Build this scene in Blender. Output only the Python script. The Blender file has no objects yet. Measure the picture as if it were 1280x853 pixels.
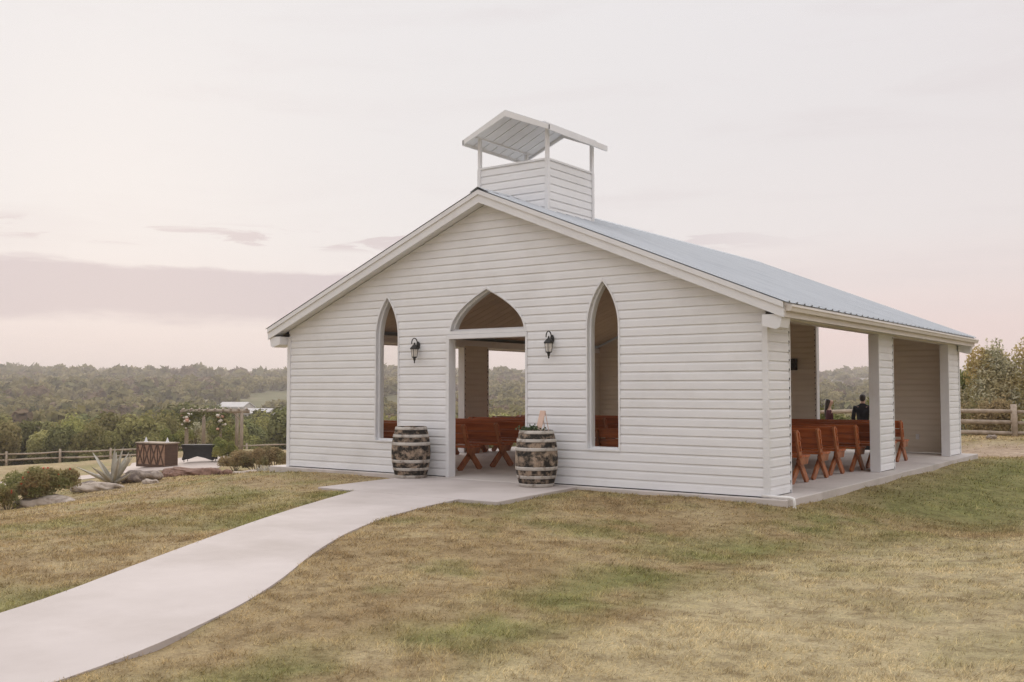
import bpy, bmesh, math, random
import numpy as np
from mathutils import Vector, Matrix
R = math.radians
PI = math.pi
rnd = random.Random(7)
rg = np.random.default_rng(11)
scene = bpy.context.scene
COL = scene.collection

# ------------------------------------------------------------------ camera (solved from the photograph)
CX, CY, CZ = 15.5956, -13.8283, 1.55
YAW, PITCH, FPX = -0.6276, 0.048, 1255.892
FW = np.array([math.sin(YAW)*math.cos(PITCH), math.cos(YAW)*math.cos(PITCH), math.sin(PITCH)])
RT = np.array([math.cos(YAW), -math.sin(YAW), 0.0])
UP = np.cross(RT, FW)
def at(px, depth):
    """ground position straight ahead at picture column px and distance depth -> x, y"""
    d = FW*FPX + RT*(px-640)
    k = depth/FPX
    return CX+d[0]*k, CY+d[1]*k
cam = bpy.data.cameras.new('camera'); cam.sensor_width = 36; cam.lens = FPX/1280*36
cam.clip_start = 0.1; cam.clip_end = 12000
co = bpy.data.objects.new('camera', cam); COL.objects.link(co)
M = Matrix((( RT[0], UP[0], -FW[0], CX), (RT[1], UP[1], -FW[1], CY), (RT[2], UP[2], -FW[2], CZ), (0,0,0,1)))
co.matrix_world = M
scene.camera = co

# ------------------------------------------------------------------ object helpers
def tag(o, label=None, cat=None, group=None, kind=None):
    if label: o['label'] = label
    if cat: o['category'] = cat
    if group: o['group'] = group
    if kind: o['kind'] = kind
    return o
def thing(name, label, cat, loc=(0,0,0), rz=0, group=None):
    o = bpy.data.objects.new(name, None); COL.objects.link(o)
    o.empty_display_size = .2
    o.location = loc; o.rotation_euler = (0, 0, rz)
    return tag(o, label, cat, group)
def copy_tree(o, parent=None):
    c = o.copy(); COL.objects.link(c)
    if parent: c.parent = parent
    for ch in list(o.children): copy_tree(ch, c)
    return c
class MB:
    def __init__(s): s.v = []; s.f = []; s.m = []; s.mats = []
    def mi(s, mat):
        if mat is None: return 0
        if mat not in s.mats: s.mats.append(mat)
        return s.mats.index(mat)
    def add(s, vs, fs, mat=None):
        n = len(s.v); s.v += [tuple(map(float, q)) for q in vs]
        k = s.mi(mat)
        for f in fs: s.f.append([i+n for i in f]); s.m.append(k)
        return s
    def box(s, a, b, mat=None):
        (x0,y0,z0),(x1,y1,z1) = a, b
        vs = [(x0,y0,z0),(x1,y0,z0),(x1,y1,z0),(x0,y1,z0),(x0,y0,z1),(x1,y0,z1),(x1,y1,z1),(x0,y1,z1)]
        return s.add(vs, [(0,3,2,1),(4,5,6,7),(0,1,5,4),(1,2,6,5),(2,3,7,6),(3,0,4,7)], mat)
    def bar(s, p, q, w, h, up=(0,0,1), mat=None):
        """rectangular bar from p to q: w across, h along up"""
        p = Vector(p); q = Vector(q); d = (q-p).normalized(); u = Vector(up)
        sd = d.cross(u)
        if sd.length < 1e-4: sd = d.cross(Vector((0,1,0)))
        sd.normalize(); u = sd.cross(d).normalized()
        a = sd*w/2; b = u*h/2
        vs = [p-a-b,p+a-b,p+a+b,p-a+b,q-a-b,q+a-b,q+a+b,q-a+b]
        return s.add(vs, [(0,1,2,3),(7,6,5,4),(0,4,5,1),(1,5,6,2),(2,6,7,3),(3,7,4,0)], mat)
    def tube(s, pts, rad, n=8, mat=None, cap=True):
        pts = [Vector(p) for p in pts]
        if not hasattr(rad, '__len__'): rad = [rad]*len(pts)
        vs = []; fs = []; ref = None
        for i, p in enumerate(pts):
            d = (pts[min(i+1,len(pts)-1)]-pts[max(i-1,0)]).normalized()
            if ref is None:
                ref = d.cross(Vector((0,0,1)))
                if ref.length < .05: ref = d.cross(Vector((0,1,0)))
            a = (ref - d*ref.dot(d)).normalized(); ref = a; b = d.cross(a)
            for k in range(n):
                t = 2*PI*k/n; vs.append(p+(a*math.cos(t)+b*math.sin(t))*rad[i])
        for i in range(len(pts)-1):
            for k in range(n):
                fs.append((i*n+k, i*n+(k+1)%n, (i+1)*n+(k+1)%n, (i+1)*n+k))
        if cap:
            fs.append(tuple(range(n))[::-1]); fs.append(tuple(range((len(pts)-1)*n, len(pts)*n)))
        return s.add(vs, fs, mat)
    def lathe(s, prof, n=28, c=(0,0,0), mat=None):
        vs = []; fs = []
        for r, z in prof:
            for k in range(n):
                t = 2*PI*k/n; vs.append((c[0]+r*math.cos(t), c[1]+r*math.sin(t), c[2]+z))
        for i in range(len(prof)-1):
            for k in range(n): fs.append((i*n+k, i*n+(k+1)%n, (i+1)*n+(k+1)%n, (i+1)*n+k))
        return s.add(vs, fs, mat)
    def prism(s, poly, axis, a, b, mat=None):
        """poly: 2D points; axis 'x': (y,z), 'y': (x,z), 'z': (x,y); extruded from a to b"""
        def P(u, v, w): return {'x':(w,u,v),'y':(u,w,v),'z':(u,v,w)}[axis]
        n = len(poly)
        vs = [P(u,v,a) for u,v in poly]+[P(u,v,b) for u,v in poly]
        fs = [tuple(range(n)), tuple(range(2*n-1, n-1, -1))]
        for i in range(n): fs.append((i, i+n, (i+1)%n+n, (i+1)%n))
        return s.add(vs, fs, mat)
    def build(s, name, mat=None, parent=None, smooth=False, bevel=0, fixn=True):
        me = bpy.data.meshes.new(name); me.from_pydata(s.v, [], s.f)
        if s.mats:
            for m in s.mats: me.materials.append(m)
            me.polygons.foreach_set('material_index', s.m)
        elif mat: me.materials.append(mat)
        if fixn:
            bm = bmesh.new(); bm.from_mesh(me); bmesh.ops.recalc_face_normals(bm, faces=bm.faces); bm.to_mesh(me); bm.free()
        me.update()
        if smooth:
            me.polygons.foreach_set('use_smooth', [True]*len(me.polygons))
        o = bpy.data.objects.new(name, me); COL.objects.link(o)
        if parent: o.parent = parent
        if bevel:
            b = o.modifiers.new('bevel', 'BEVEL'); b.width = bevel; b.segments = 2; b.limit_method = 'ANGLE'
        return o
def mesh_np(name, V, F, mat, parent=None, smooth=False, link=True, attrs=None):
    me = bpy.data.meshes.new(name)
    V = np.asarray(V, np.float32); F = np.asarray(F, np.int32); k = F.shape[1]
    me.vertices.add(len(V)); me.vertices.foreach_set('co', V.ravel())
    me.loops.add(F.size); me.loops.foreach_set('vertex_index', F.ravel())
    me.polygons.add(len(F)); me.polygons.foreach_set('loop_start', np.arange(0, F.size, k, dtype=np.int32))
    for n, a in (attrs or {}).items():
        at_ = me.attributes.new(n, 'FLOAT', 'POINT'); at_.data.foreach_set('value', np.asarray(a, np.float32))
    me.update(calc_edges=True)
    if smooth: me.polygons.foreach_set('use_smooth', np.ones(len(F), bool))
    me.materials.append(mat)
    if not link: return me
    o = bpy.data.objects.new(name, me); COL.objects.link(o)
    if parent: o.parent = parent
    return o

# ------------------------------------------------------------------ materials
def newmat(name):
    m = bpy.data.materials.new(name); m.use_nodes = True
    nt = m.node_tree; nt.nodes.clear()
    out = nt.nodes.new('ShaderNodeOutputMaterial')
    return m, nt, out
def N(nt, typ, **kw):
    n = nt.nodes.new(typ)
    for k, v in kw.items():
        if k in n.inputs: n.inputs[k].default_value = v
        else: setattr(n, k, v)
    return n
def rgba(c): return (c[0], c[1], c[2], 1)
def ramp(nt, fac, stops, interp='LINEAR'):
    r = nt.nodes.new('ShaderNodeValToRGB'); e = r.color_ramp.elements; r.color_ramp.interpolation = interp
    while len(e) < len(stops): e.new(.5)
    for i, (p, c) in enumerate(stops): e[i].position = p; e[i].color = rgba(c) if len(c) == 3 else c
    nt.links.new(fac, r.inputs[0]); return r.outputs[0]
def mixc(nt, fac, a, b, mode='MIX'):
    n = nt.nodes.new('ShaderNodeMix'); n.data_type = 'RGBA'; n.blend_type = mode
    for sock, v in ((n.inputs[0], fac), (n.inputs[6], a), (n.inputs[7], b)):
        if hasattr(v, 'is_output'): nt.links.new(v, sock)
        elif isinstance(v, (int, float)): sock.default_value = v
        else: sock.default_value = rgba(v)
    return n.outputs[2]
def noise(nt, scale, detail=4, rough=.55, vec=None, stretch=None, coord='Object', dist=0):
    n = N(nt, 'ShaderNodeTexNoise'); n.inputs['Scale'].default_value = scale
    n.inputs['Detail'].default_value = detail; n.inputs['Roughness'].default_value = rough; n.inputs['Distortion'].default_value = dist
    if vec is None:
        tc = N(nt, 'ShaderNodeTexCoord'); vec = tc.outputs[coord]
    if stretch:
        mp = N(nt, 'ShaderNodeMapping'); mp.inputs['Scale'].default_value = stretch
        nt.links.new(vec, mp.inputs[0]); vec = mp.outputs[0]
    nt.links.new(vec, n.inputs['Vector']); return n.outputs['Fac']
def surf(name, c1, c2, scale=4, rough=.6, stretch=None, bump=0, bscale=None, metal=0, detail=5, lo=.3, hi=.7, extra=None, spec=.4):
    m, nt, out = newmat(name)
    f = noise(nt, scale, detail, .6, stretch=stretch)
    c = ramp(nt, f, [(lo, c1), (hi, c2)])
    if extra:    # (colour, scale, lo, hi): stains
        f2 = noise(nt, extra[1], 6, .65, stretch=extra[4] if len(extra) > 4 else None)
        k = ramp(nt, f2, [(extra[2], (0,0,0)), (extra[3], (1,1,1))])
        c = mixc(nt, k, c, extra[0])
    p = N(nt, 'ShaderNodeBsdfPrincipled'); nt.links.new(c, p.inputs['Base Color'])
    p.inputs['Roughness'].default_value = rough; p.inputs['Metallic'].default_value = metal
    p.inputs['Specular IOR Level'].default_value = spec
    if bump:
        fb = noise(nt, bscale or scale*6, 4, .6, stretch=stretch)
        b = N(nt, 'ShaderNodeBump'); b.inputs['Strength'].default_value = 1; b.inputs['Distance'].default_value = bump
        nt.links.new(fb, b.inputs['Height']); nt.links.new(b.outputs[0], p.inputs['Normal'])
    nt.links.new(p.outputs[0], out.inputs[0]); return m
def leafmat(name, c1, c2, trans=.3, var=.5, c3=None):
    m, nt, out = newmat(name)
    g = N(nt, 'ShaderNodeNewGeometry'); oi = N(nt, 'ShaderNodeObjectInfo')
    c = ramp(nt, g.outputs['Random Per Island'], [(0, c1), (1, c2)])
    if c3:
        k = ramp(nt, noise(nt, .9, 3), [(.45, (0,0,0)), (.65, (1,1,1))])
        c = mixc(nt, k, c, c3)
    hs = N(nt, 'ShaderNodeHueSaturation')
    mr = N(nt, 'ShaderNodeMapRange'); mr.inputs[3].default_value = 1-var*.5; mr.inputs[4].default_value = 1+var*.5
    nt.links.new(oi.outputs['Random'], mr.inputs[0]); nt.links.new(mr.outputs[0], hs.inputs['Value'])
    mh = N(nt, 'ShaderNodeMapRange'); mh.inputs[3].default_value = .5-.03*var; mh.inputs[4].default_value = .5+.02*var
    nt.links.new(oi.outputs['Random'], mh.inputs[0]); nt.links.new(mh.outputs[0], hs.inputs['Hue'])
    nt.links.new(c, hs.inputs['Color']); c = hs.outputs[0]
    d = N(nt, 'ShaderNodeBsdfDiffuse'); t = N(nt, 'ShaderNodeBsdfTranslucent'); x = N(nt, 'ShaderNodeMixShader'); x.inputs[0].default_value = trans
    nt.links.new(c, d.inputs[0]); nt.links.new(c, t.inputs[0]); nt.links.new(d.outputs[0], x.inputs[1]); nt.links.new(t.outputs[0], x.inputs[2])
    nt.links.new(x.outputs[0], out.inputs[0]); return m

MT = {}
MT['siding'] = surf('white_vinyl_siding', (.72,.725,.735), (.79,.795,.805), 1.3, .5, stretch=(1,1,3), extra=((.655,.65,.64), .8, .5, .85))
MT['siding_in'] = surf('indoor_shade_siding', (.66,.60,.51), (.72,.66,.56), 1.3, .55, stretch=(1,1,3))  # same white siding, warm indoor shade put into its colour
MT['trim'] = surf('white_trim', (.69,.695,.705), (.76,.765,.775), 2, .45, extra=((.64,.62,.60), 1.6, .55, .85))
MT['slot'] = surf('gap_black', (.02,.02,.02), (.03,.03,.03), 3, .9)
MT['roof'] = surf('galvanised_roof_metal', (.44,.465,.49), (.51,.535,.56), .7, .42, stretch=(1,4,1), extra=((.38,.41,.44), 1.4, .5, .8, (.4,3,1)), spec=.5)
MT['ceiling'] = surf('ceiling_boards', (.44,.35,.25), (.52,.42,.31), 2, .7)
MT['gutter'] = surf('tan_gutter', (.62,.585,.54), (.69,.65,.60), 2, .5)
MT['concrete'] = surf('concrete', (.45,.40,.375), (.53,.475,.45), .9, .85, bump=.0012, bscale=60, extra=((.385,.335,.305), .5, .46, .78))
MT['slab'] = surf('concrete_slab', (.50,.455,.42), (.58,.53,.50), 1.2, .7, bump=.001, bscale=60, extra=((.40,.36,.33), .9, .5, .75))
MT['terrace'] = surf('terrace_paving', (.40,.33,.29), (.50,.43,.38), 1.2, .85)
MT['cedar'] = surf('stained_cedar', (.29,.07,.022), (.55,.165,.05), 2.2, .36, stretch=(.35,6,6), bump=.0008, bscale=12, extra=((.10,.025,.010), 1.6, .5, .72, (.3,5,5)))
MT['cedarleg'] = surf('stained_cedar_legs', (.26,.08,.03), (.48,.18,.07), 2.4, .42, stretch=(6,2,.6), bump=.0008, bscale=12, extra=((.10,.028,.012), 1.9, .5, .72, (4,1.5,.6)))
MT['stave'] = surf('weathered_barrel_staves', (.24,.175,.12), (.39,.305,.23), 6, .8, stretch=(1,1,.5), bump=.003, bscale=25, detail=6, extra=((.018,.015,.012), 6.5, .40, .55, (1,1,1.25)))
MT['hoop'] = surf('pale_barrel_hoop', (.40,.37,.33), (.52,.485,.44), 7, .6, extra=((.17,.13,.10), 6, .5, .68))
MT['barrelhead'] = surf('dark_barrel_head', (.05,.04,.03), (.11,.09,.07), 4, .8)
MT['black'] = surf('black_metal', (.015,.014,.013), (.035,.032,.03), 8, .45)
MT['blackcloth'] = surf('black_stretch_cloth', (.018,.018,.019), (.028,.028,.03), 8, .8)
MT['brownwood'] = surf('dark_brown_wood', (.055,.028,.017), (.095,.05,.03), 3, .6, stretch=(1,1,5))
MT['brownpanel'] = surf('red_brown_panel', (.24,.145,.095), (.34,.21,.14), 3, .6, stretch=(1,1,5))
MT['log'] = surf('grey_weathered_log', (.23,.185,.14), (.40,.33,.26), 5, .85, stretch=(1,1,.4), bump=.006, bscale=14)
MT['rail'] = surf('split_rail_wood', (.24,.19,.14), (.45,.37,.29), 4, .85, bump=.006, bscale=14)
MT['rock'] = surf('limestone_rock', (.33,.27,.21), (.52,.44,.37), 2.4, .9, bump=.03, bscale=6, extra=((.16,.12,.09), 3, .5, .7))
MT['darkrock'] = surf('weathered_dark_stone', (.13,.10,.085), (.34,.28,.23), 4.5, .9, bump=.03, bscale=9, lo=.38, hi=.62)
MT['redrock'] = surf('red_brown_mulch_stone', (.10,.05,.035), (.27,.16,.115), 9, .9, bump=.03, bscale=10)
MT['agave'] = surf('grey_green_agave', (.36,.335,.27), (.52,.48,.40), 3, .6)
MT['sign'] = surf('pale_pink_board', (.62,.43,.34), (.72,.53,.43), 5, .6)
MT['pvc'] = surf('white_plastic_pipe', (.75,.74,.72), (.8,.79,.77), 5, .35)
MT['bark'] = surf('bark', (.10,.075,.055), (.20,.16,.12), 6, .9, stretch=(1,1,.3), bump=.01, bscale=12)
MT['housewall'] = surf('pale_house_wall', (.55,.51,.47), (.66,.62,.58), .5, .8)
MT['houseroof'] = surf('pale_metal_roof', (.50,.48,.465), (.58,.56,.54), .6, .6)
MT['greyroof'] = surf('grey_shingle_roof', (.22,.20,.19), (.30,.28,.26), .6, .8)
MT['darkglass'] = surf('dark_window', (.03,.035,.04), (.05,.055,.06), .6, .1)
MT['skin'] = surf('skin', (.42,.25,.18), (.46,.28,.21), 8, .5)
MT['suit'] = surf('black_suit_cloth', (.008,.008,.011), (.016,.016,.02), 14, .85, spec=.15)
MT['dress'] = surf('dark_wine_dress', (.045,.010,.014), (.07,.016,.02), 10, .75, spec=.2)
MT['hair'] = surf('dark_brown_hair', (.014,.009,.007), (.03,.02,.014), 18, .5)
MT['petal'] = surf('white_petals', (.62,.55,.48), (.75,.70,.64), 9, .8)
MT['blush'] = surf('blush_petals', (.50,.27,.20), (.60,.36,.28), 9, .8)
MT['redpetal'] = surf('red_petals', (.55,.06,.03), (.65,.10,.05), 9, .7)
MT['soil'] = surf('bare_soil', (.30,.21,.15), (.42,.31,.23), 3, .95, bump=.02, bscale=9)
MT['L_shrub'] = leafmat('shrub_leaves', (.21,.23,.085), (.43,.41,.19), .48, .2, (.34,.24,.12))
MT['L_dry'] = leafmat('dry_bush_leaves', (.27,.205,.11), (.48,.37,.2), .4, .2, (.25,.24,.11))
MT['L_green'] = leafmat('bright_green_leaves', (.12,.14,.05), (.29,.30,.11), .4, .3, (.33,.30,.11))
MT['L_olive'] = leafmat('olive_leaves', (.27,.25,.11), (.62,.55,.30), .46, .3, (.52,.40,.18))
MT['L_silver'] = leafmat('silver_green_leaves', (.27,.27,.155), (.70,.66,.50), .46, .3, (.50,.42,.23))
MT['L_oak'] = leafmat('oak_leaves', (.20,.20,.072), (.40,.37,.155), .42, .55)
MT['L_oak2'] = leafmat('pale_oak_leaves', (.26,.245,.10), (.50,.45,.21), .42, .5)
MT['L_brown'] = leafmat('brown_green_leaves', (.20,.155,.095), (.31,.24,.15), .25, .4)
MT['L_cedar'] = leafmat('cedar_leaves', (.125,.135,.056), (.25,.25,.11), .15, .5)
MT['L_pot'] = leafmat('trailing_green_leaves', (.07,.11,.055), (.19,.24,.14), .3, .2)

def glass_mat():
    m, nt, out = newmat('window_glass')
    t = N(nt, 'ShaderNodeBsdfTransparent'); t.inputs[0].default_value = (.93,.92,.90,1)
    g = N(nt, 'ShaderNodeBsdfGlossy'); g.inputs['Roughness'].default_value = .02
    fr = N(nt, 'ShaderNodeFresnel'); fr.inputs[0].default_value = 1.16
    x = N(nt, 'ShaderNodeMixShader'); nt.links.new(fr.outputs[0], x.inputs[0]); nt.links.new(t.outputs[0], x.inputs[1]); nt.links.new(g.outputs[0], x.inputs[2])
    nt.links.new(x.outputs[0], out.inputs[0]); return m
MT['glass'] = glass_mat()
def lampglass():
    m, nt, out = newmat('lantern_glass')
    p = N(nt, 'ShaderNodeBsdfPrincipled'); p.inputs['Base Color'].default_value = (.75,.70,.62,1); p.inputs['Roughness'].default_value = .15
    t = N(nt, 'ShaderNodeBsdfTransparent'); x = N(nt, 'ShaderNodeMixShader'); x.inputs[0].default_value = .45
    nt.links.new(t.outputs[0], x.inputs[1]); nt.links.new(p.outputs[0], x.inputs[2]); nt.links.new(x.outputs[0], out.inputs[0]); return m
MT['lampglass'] = lampglass()

def lawn_mat(name, blades):
    m, nt, out = newmat(name)
    A = lambda n: N(nt, 'ShaderNodeAttribute', attribute_name=n).outputs['Fac']
    geo = N(nt, 'ShaderNodeNewGeometry'); pos = geo.outputs['Position']
    tan = ramp(nt, noise(nt, .9, 5, .6, vec=pos), [(.3, (.34,.25,.14)), (.5, (.45,.35,.205)), (.7, (.56,.465,.29))])
    grn = ramp(nt, noise(nt, 1.7, 4, .6, vec=pos), [(.3, (.205,.215,.08)), (.7, (.34,.335,.145))])
    pal = ramp(nt, noise(nt, 1.1, 5, .6, vec=pos), [(.3, (.49,.405,.245)), (.7, (.65,.555,.36))])
    c = mixc(nt, A('pale'), tan, pal)
    c = mixc(nt, A('green'), c, grn)
    if blades:
        c = mixc(nt, 1.0, c, ramp(nt, noise(nt, 5.5, 5, .65, vec=pos), [(.32, (.66,.62,.58)), (.5, (1,1,1)), (.7, (1.18,1.17,1.12))]), 'MULTIPLY')
        v = ramp(nt, geo.outputs['Random Per Island'], [(0, (.55,.53,.48)), (.5, (1.05,1.05,1.02)), (1, (1.5,1.46,1.36))])
        c = mixc(nt, 1.0, c, v, 'MULTIPLY')
        d = N(nt, 'ShaderNodeBsdfDiffuse'); t = N(nt, 'ShaderNodeBsdfTranslucent'); x = N(nt, 'ShaderNodeMixShader'); x.inputs[0].default_value = .35
        nt.links.new(c, d.inputs[0]); nt.links.new(c, t.inputs[0]); nt.links.new(d.outputs[0], x.inputs[1]); nt.links.new(t.outputs[0], x.inputs[2])
        nt.links.new(x.outputs[0], out.inputs[0]); return m
    wood = ramp(nt, noise(nt, .02, 6, .6, vec=pos), [(.35, (.10,.10,.05)), (.55, (.16,.155,.08)), (.68, (.33,.28,.18))])
    dirt = ramp(nt, noise(nt, 1.3, 5, .6, vec=pos), [(.3, (.32,.235,.165)), (.7, (.46,.36,.27))])
    c = mixc(nt, A('dirt'), c, dirt)
    c = mixc(nt, A('wood'), c, wood)
    c = mixc(nt, 1.0, c, ramp(nt, noise(nt, 5.5, 5, .65, vec=pos), [(.32, (.66,.62,.58)), (.5, (1,1,1)), (.7, (1.18,1.17,1.12))]), 'MULTIPLY')
    fine = ramp(nt, noise(nt, 38, 5, .7, vec=pos), [(.3, (.62,.62,.62)), (.7, (1.25,1.25,1.25))])
    c = mixc(nt, .8, c, fine, 'MULTIPLY')
    c = mixc(nt, A('turf'), c, (.80,.78,.74), 'MULTIPLY')
    p = N(nt, 'ShaderNodeBsdfPrincipled'); nt.links.new(c, p.inputs['Base Color']); p.inputs['Roughness'].default_value = .95; p.inputs['Specular IOR Level'].default_value = .1
    b = N(nt, 'ShaderNodeBump'); b.inputs['Distance'].default_value = .03; nt.links.new(noise(nt, 25, 5, .7, vec=pos), b.inputs['Height']); nt.links.new(b.outputs[0], p.inputs['Normal'])
    nt.links.new(p.outputs[0], out.inputs[0]); return m
MT['lawn'] = lawn_mat('lawn_ground', False); MT['blades'] = lawn_mat('lawn_blades', True)

# ------------------------------------------------------------------ terrain
def sstep(a, b, x):
    t = np.clip((x-a)/(b-a), 0, 1); return t*t*(3-2*t)
_perm = rg.permutation(4096)
def vnoise(x, y):
    x = np.asarray(x, float); y = np.asarray(y, float)
    xi = np.floor(x).astype(int); yi = np.floor(y).astype(int); fx = x-xi; fy = y-yi
    fx = fx*fx*(3-2*fx); fy = fy*fy*(3-2*fy)
    h = lambda a, b: _perm[(_perm[a & 4095]+b) & 4095]/4095.0
    return (h(xi,yi)*(1-fx)+h(xi+1,yi)*fx)*(1-fy)+(h(xi,yi+1)*(1-fx)+h(xi+1,yi+1)*fx)*fy
def fbm(x, y, o=4):
    s = 0; a = .5; t = 0
    for k in range(o):
        s = s+a*vnoise(x*2**k+17*k, y*2**k-9*k); t += a; a *= .5
    return s/t
def zpx(py, depth): return CZ-(py-486.8)*depth/FPX
CP = [(-.6,-.3,-.13),(-.5,6,-.22),(-.5,12.4,-.3),(5,-.3,-.05),(2.5,-.4,-.08),(8,-.4,-.06),(5,5,-.10),(5,13.2,-.34),(7.5,13.4,-.34),(10.6,12.5,-.10),(10.65,9,-.11),(10.65,6,-.12),(10.65,3,-.11),(10.6,0,-.10),
 (3.5,-2.5,-.05),(7.1,-2.7,-.05),(5.4,-4,-.045),(8.2,-8,-.045),(10,-11,-.045),(11.3,-9.6,-.05),(9.6,-7.4,-.05),(12,-14,-.05),(15.6,-13.8,-.08),(20,-14,.05),(9,-5,-.06),(11,-3,-.22),
 (12.5,1,-.42),(13.2,5,-.42),(13.2,9,-.26),(12.4,12.5,-.10),(14.2,-4,-.02),(12.8,-7,-.07),(15.5,0,.10),(17,5,.26),(16,10,.10),(20,12,.3),(22,0,.5),(20,-7,.4),
 (1,-4,-.22),(1,-9,-.35),(4.5,-9,-.15),(7,-12,-.12),(-3,-3,-.72),(-3.5,-8,-.9),(-6,-1.6,-1.06),(-8,-8,-1.45),(-12,-4,-1.7),(-10.5,2.6,-1.42),
 (-18,3,-1.8),(-2.5,2,-.42),(-3,7,-.62),(-6,6,-1.0),(-5,13,-.95),(-12,14,-1.6),
 (5,17,-.75),(8,19,-.45),(13.5,19,-.12),(16,22,-.1),(22,22,-.1),(4,26,-1.8),(-4,22,-1.7),(22,38,-1.6),(34,30,-1.5),
 (-20,58,-6.2),(10,58,-6),(40,50,-4),(-70,0,-6),(-40,-30,-3),(0,-45,-1),(40,-40,0),(55,0,0)]
for px_, dp_, py_ in ((0,31,622),(60,28.3,632),(110,31,615),(145,32.6,605),(185,33,601),(0,37,609),(80,38,605),(-60,40,606),(0,45,599),(100,44,594),(0,56,590.5),(100,56,586),(160,52,583),(200,44.5,584),(250,46,578.5),(236,58,563),(300,58,563),(270,50,571),
  (-80,66,586),(8,70,583),(67,71,580),(124,73,578),(200,76,575),(322,79,570),(440,84,568),(520,70,570),(8,84,583),(200,86,578),
  (1205,36,549),(1280,35,548),(1360,35,548),(1100,37,551),(1000,40,553),(1205,44,549),(1280,44,549),(1060,46,552),(900,40,556)):
    a_ = at(px_, dp_); CP.append((a_[0], a_[1], zpx(py_, dp_)))
CPa = np.array(CP); _P = CPa[:, :2]/10.0
def _phi(r2): return np.where(r2 > 1e-12, .5*r2*np.log(r2+1e-12), 0)
_n = len(_P); _A = np.zeros((_n+3, _n+3))
_A[:_n,:_n] = _phi(((_P[:,None]-_P[None])**2).sum(2)) + np.eye(_n)*.006
_A[:_n,_n] = 1; _A[:_n,_n+1:] = _P; _A[_n,:_n] = 1; _A[_n+1:,:_n] = _P.T
_wt = np.linalg.solve(_A, np.concatenate([CPa[:,2], [0,0,0]]))
FD = [0,50,80,120,200,300,450,650,900,1300,1750,2150,2600,4000,9000]
FZ = [-2.5,-3.6,-5.2,-8.0,-11,-11,-7.5,-1,6,13,17,19,17,5,0]
def ground(x, y):
    x = np.atleast_1d(np.asarray(x, float)); y = np.atleast_1d(np.asarray(y, float))
    sh = x.shape; x = x.ravel(); y = y.ravel()
    X = np.clip(x, -75, 58)/10; Y = np.clip(y, -48, 62)/10
    near = np.empty(len(x))
    for i in range(0, len(x), 20000):
        q = np.stack([X[i:i+20000], Y[i:i+20000]], 1)
        near[i:i+20000] = _phi(((q[:,None]-_P[None])**2).sum(2))@_wt[:_n] + _wt[_n] + q@_wt[_n+1:]
    dx = x-CX; dy = y-CY; d = np.hypot(dx, dy)
    far = np.interp(d, FD, FZ)
    far = far + (fbm(x/160, y/160, 4)-.5)*np.interp(d, [80,300,1000,2200], [0,6,16,20])
    # the hill line lowers a little to the right of the view
    az = np.degrees(np.arctan2(dx, dy)); far = far - sstep(-45, -5, az)*np.interp(d, [600,2000,3000], [0,9,9])
    k = sstep(84, 125, d); z = near*(1-k)+far*k
    z = z + (fbm(x*.9, y*.9, 3)-.5)*.07*(1-k)
    # under the slab and the path the ground stays just below them
    return z.reshape(sh)
def gz(x, y): return float(ground(x, y)[0])

PADX0, PADX1, PADY = 3.45, 7.1, -2.6
PL = [(4.38,-2.45),(4.75,-3.3),(5.6,-5.2),(7.18,-7.96),(8.55,-10.2),(8.75,-11.4),(8.7,-13),(8.4,-15),(7.9,-18)]
PR = [(6.50,-2.45),(6.68,-3.6),(7.14,-5.09),(8.05,-6.72),(9.36,-8.5),(10.05,-9.85),(10.40,-10.9),(10.55,-12.2),(10.4,-14.5),(10.0,-18)]
def smooth_line(P, n=60):
    P = np.array(P, float)
    for _ in range(3):
        Q = [P[0]]
        for a, b in zip(P[:-1], P[1:]): Q += [a*.75+b*.25, a*.25+b*.75]
        Q.append(P[-1]); P = np.array(Q)
    s = np.concatenate([[0], np.cumsum(np.hypot(*np.diff(P, axis=0).T))]); t = np.linspace(0, s[-1], n)
    return np.stack([np.interp(t, s, P[:,0]), np.interp(t, s, P[:,1])], 1)
PLs, PRs = smooth_line(PL), smooth_line(PR)
def paved(x, y, m=0.0):
    """True where the concrete path, the pad or the slab lie (grown by m)"""
    xl = np.interp(-y, -PLs[:,1], PLs[:,0]); xr = np.interp(-y, -PRs[:,1], PRs[:,0])
    a = (y < -2.4) & (y > -18) & (x > xl-m) & (x < xr+m)
    b = (x > PADX0-m) & (x < PADX1+m) & (y > PADY-m) & (y < .1)
    c = (x > -.42-m) & (x < 10.43+m) & (y > -.14-m) & (y < 12.4+m)
    return a | b | c
def seg_dist(x, y, pts):
    d = np.full(np.shape(x), 1e9)
    for (ax, ay), (bx, by) in zip(pts[:-1], pts[1:]):
        t = np.clip(((x-ax)*(bx-ax)+(y-ay)*(by-ay))/((bx-ax)**2+(by-ay)**2), 0, 1)
        d = np.minimum(d, np.hypot(x-ax-t*(bx-ax), y-ay-t*(by-ay)))
    return d
SWALE = [(11.3,-11),(11.5,-8.9),(11.5,-7.8),(11.3,-6.2),(11.1,-4.9),(11.1,-2.7),(11.15,0),(11.4,2.6),(12.2,4.3),(13.2,5.5),(14.5,7)]
HUMP = [(11.3,-11.5),(11.8,-9.5),(12.1,-8.6),(12.0,-7.6),(11.75,-6.4),(11.5,-4.8),(11.8,-3.5),(12.2,-1.9),(12.8,-.8),(13.5,.3),(15,2.2),(18,5),(24,9)]
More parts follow.
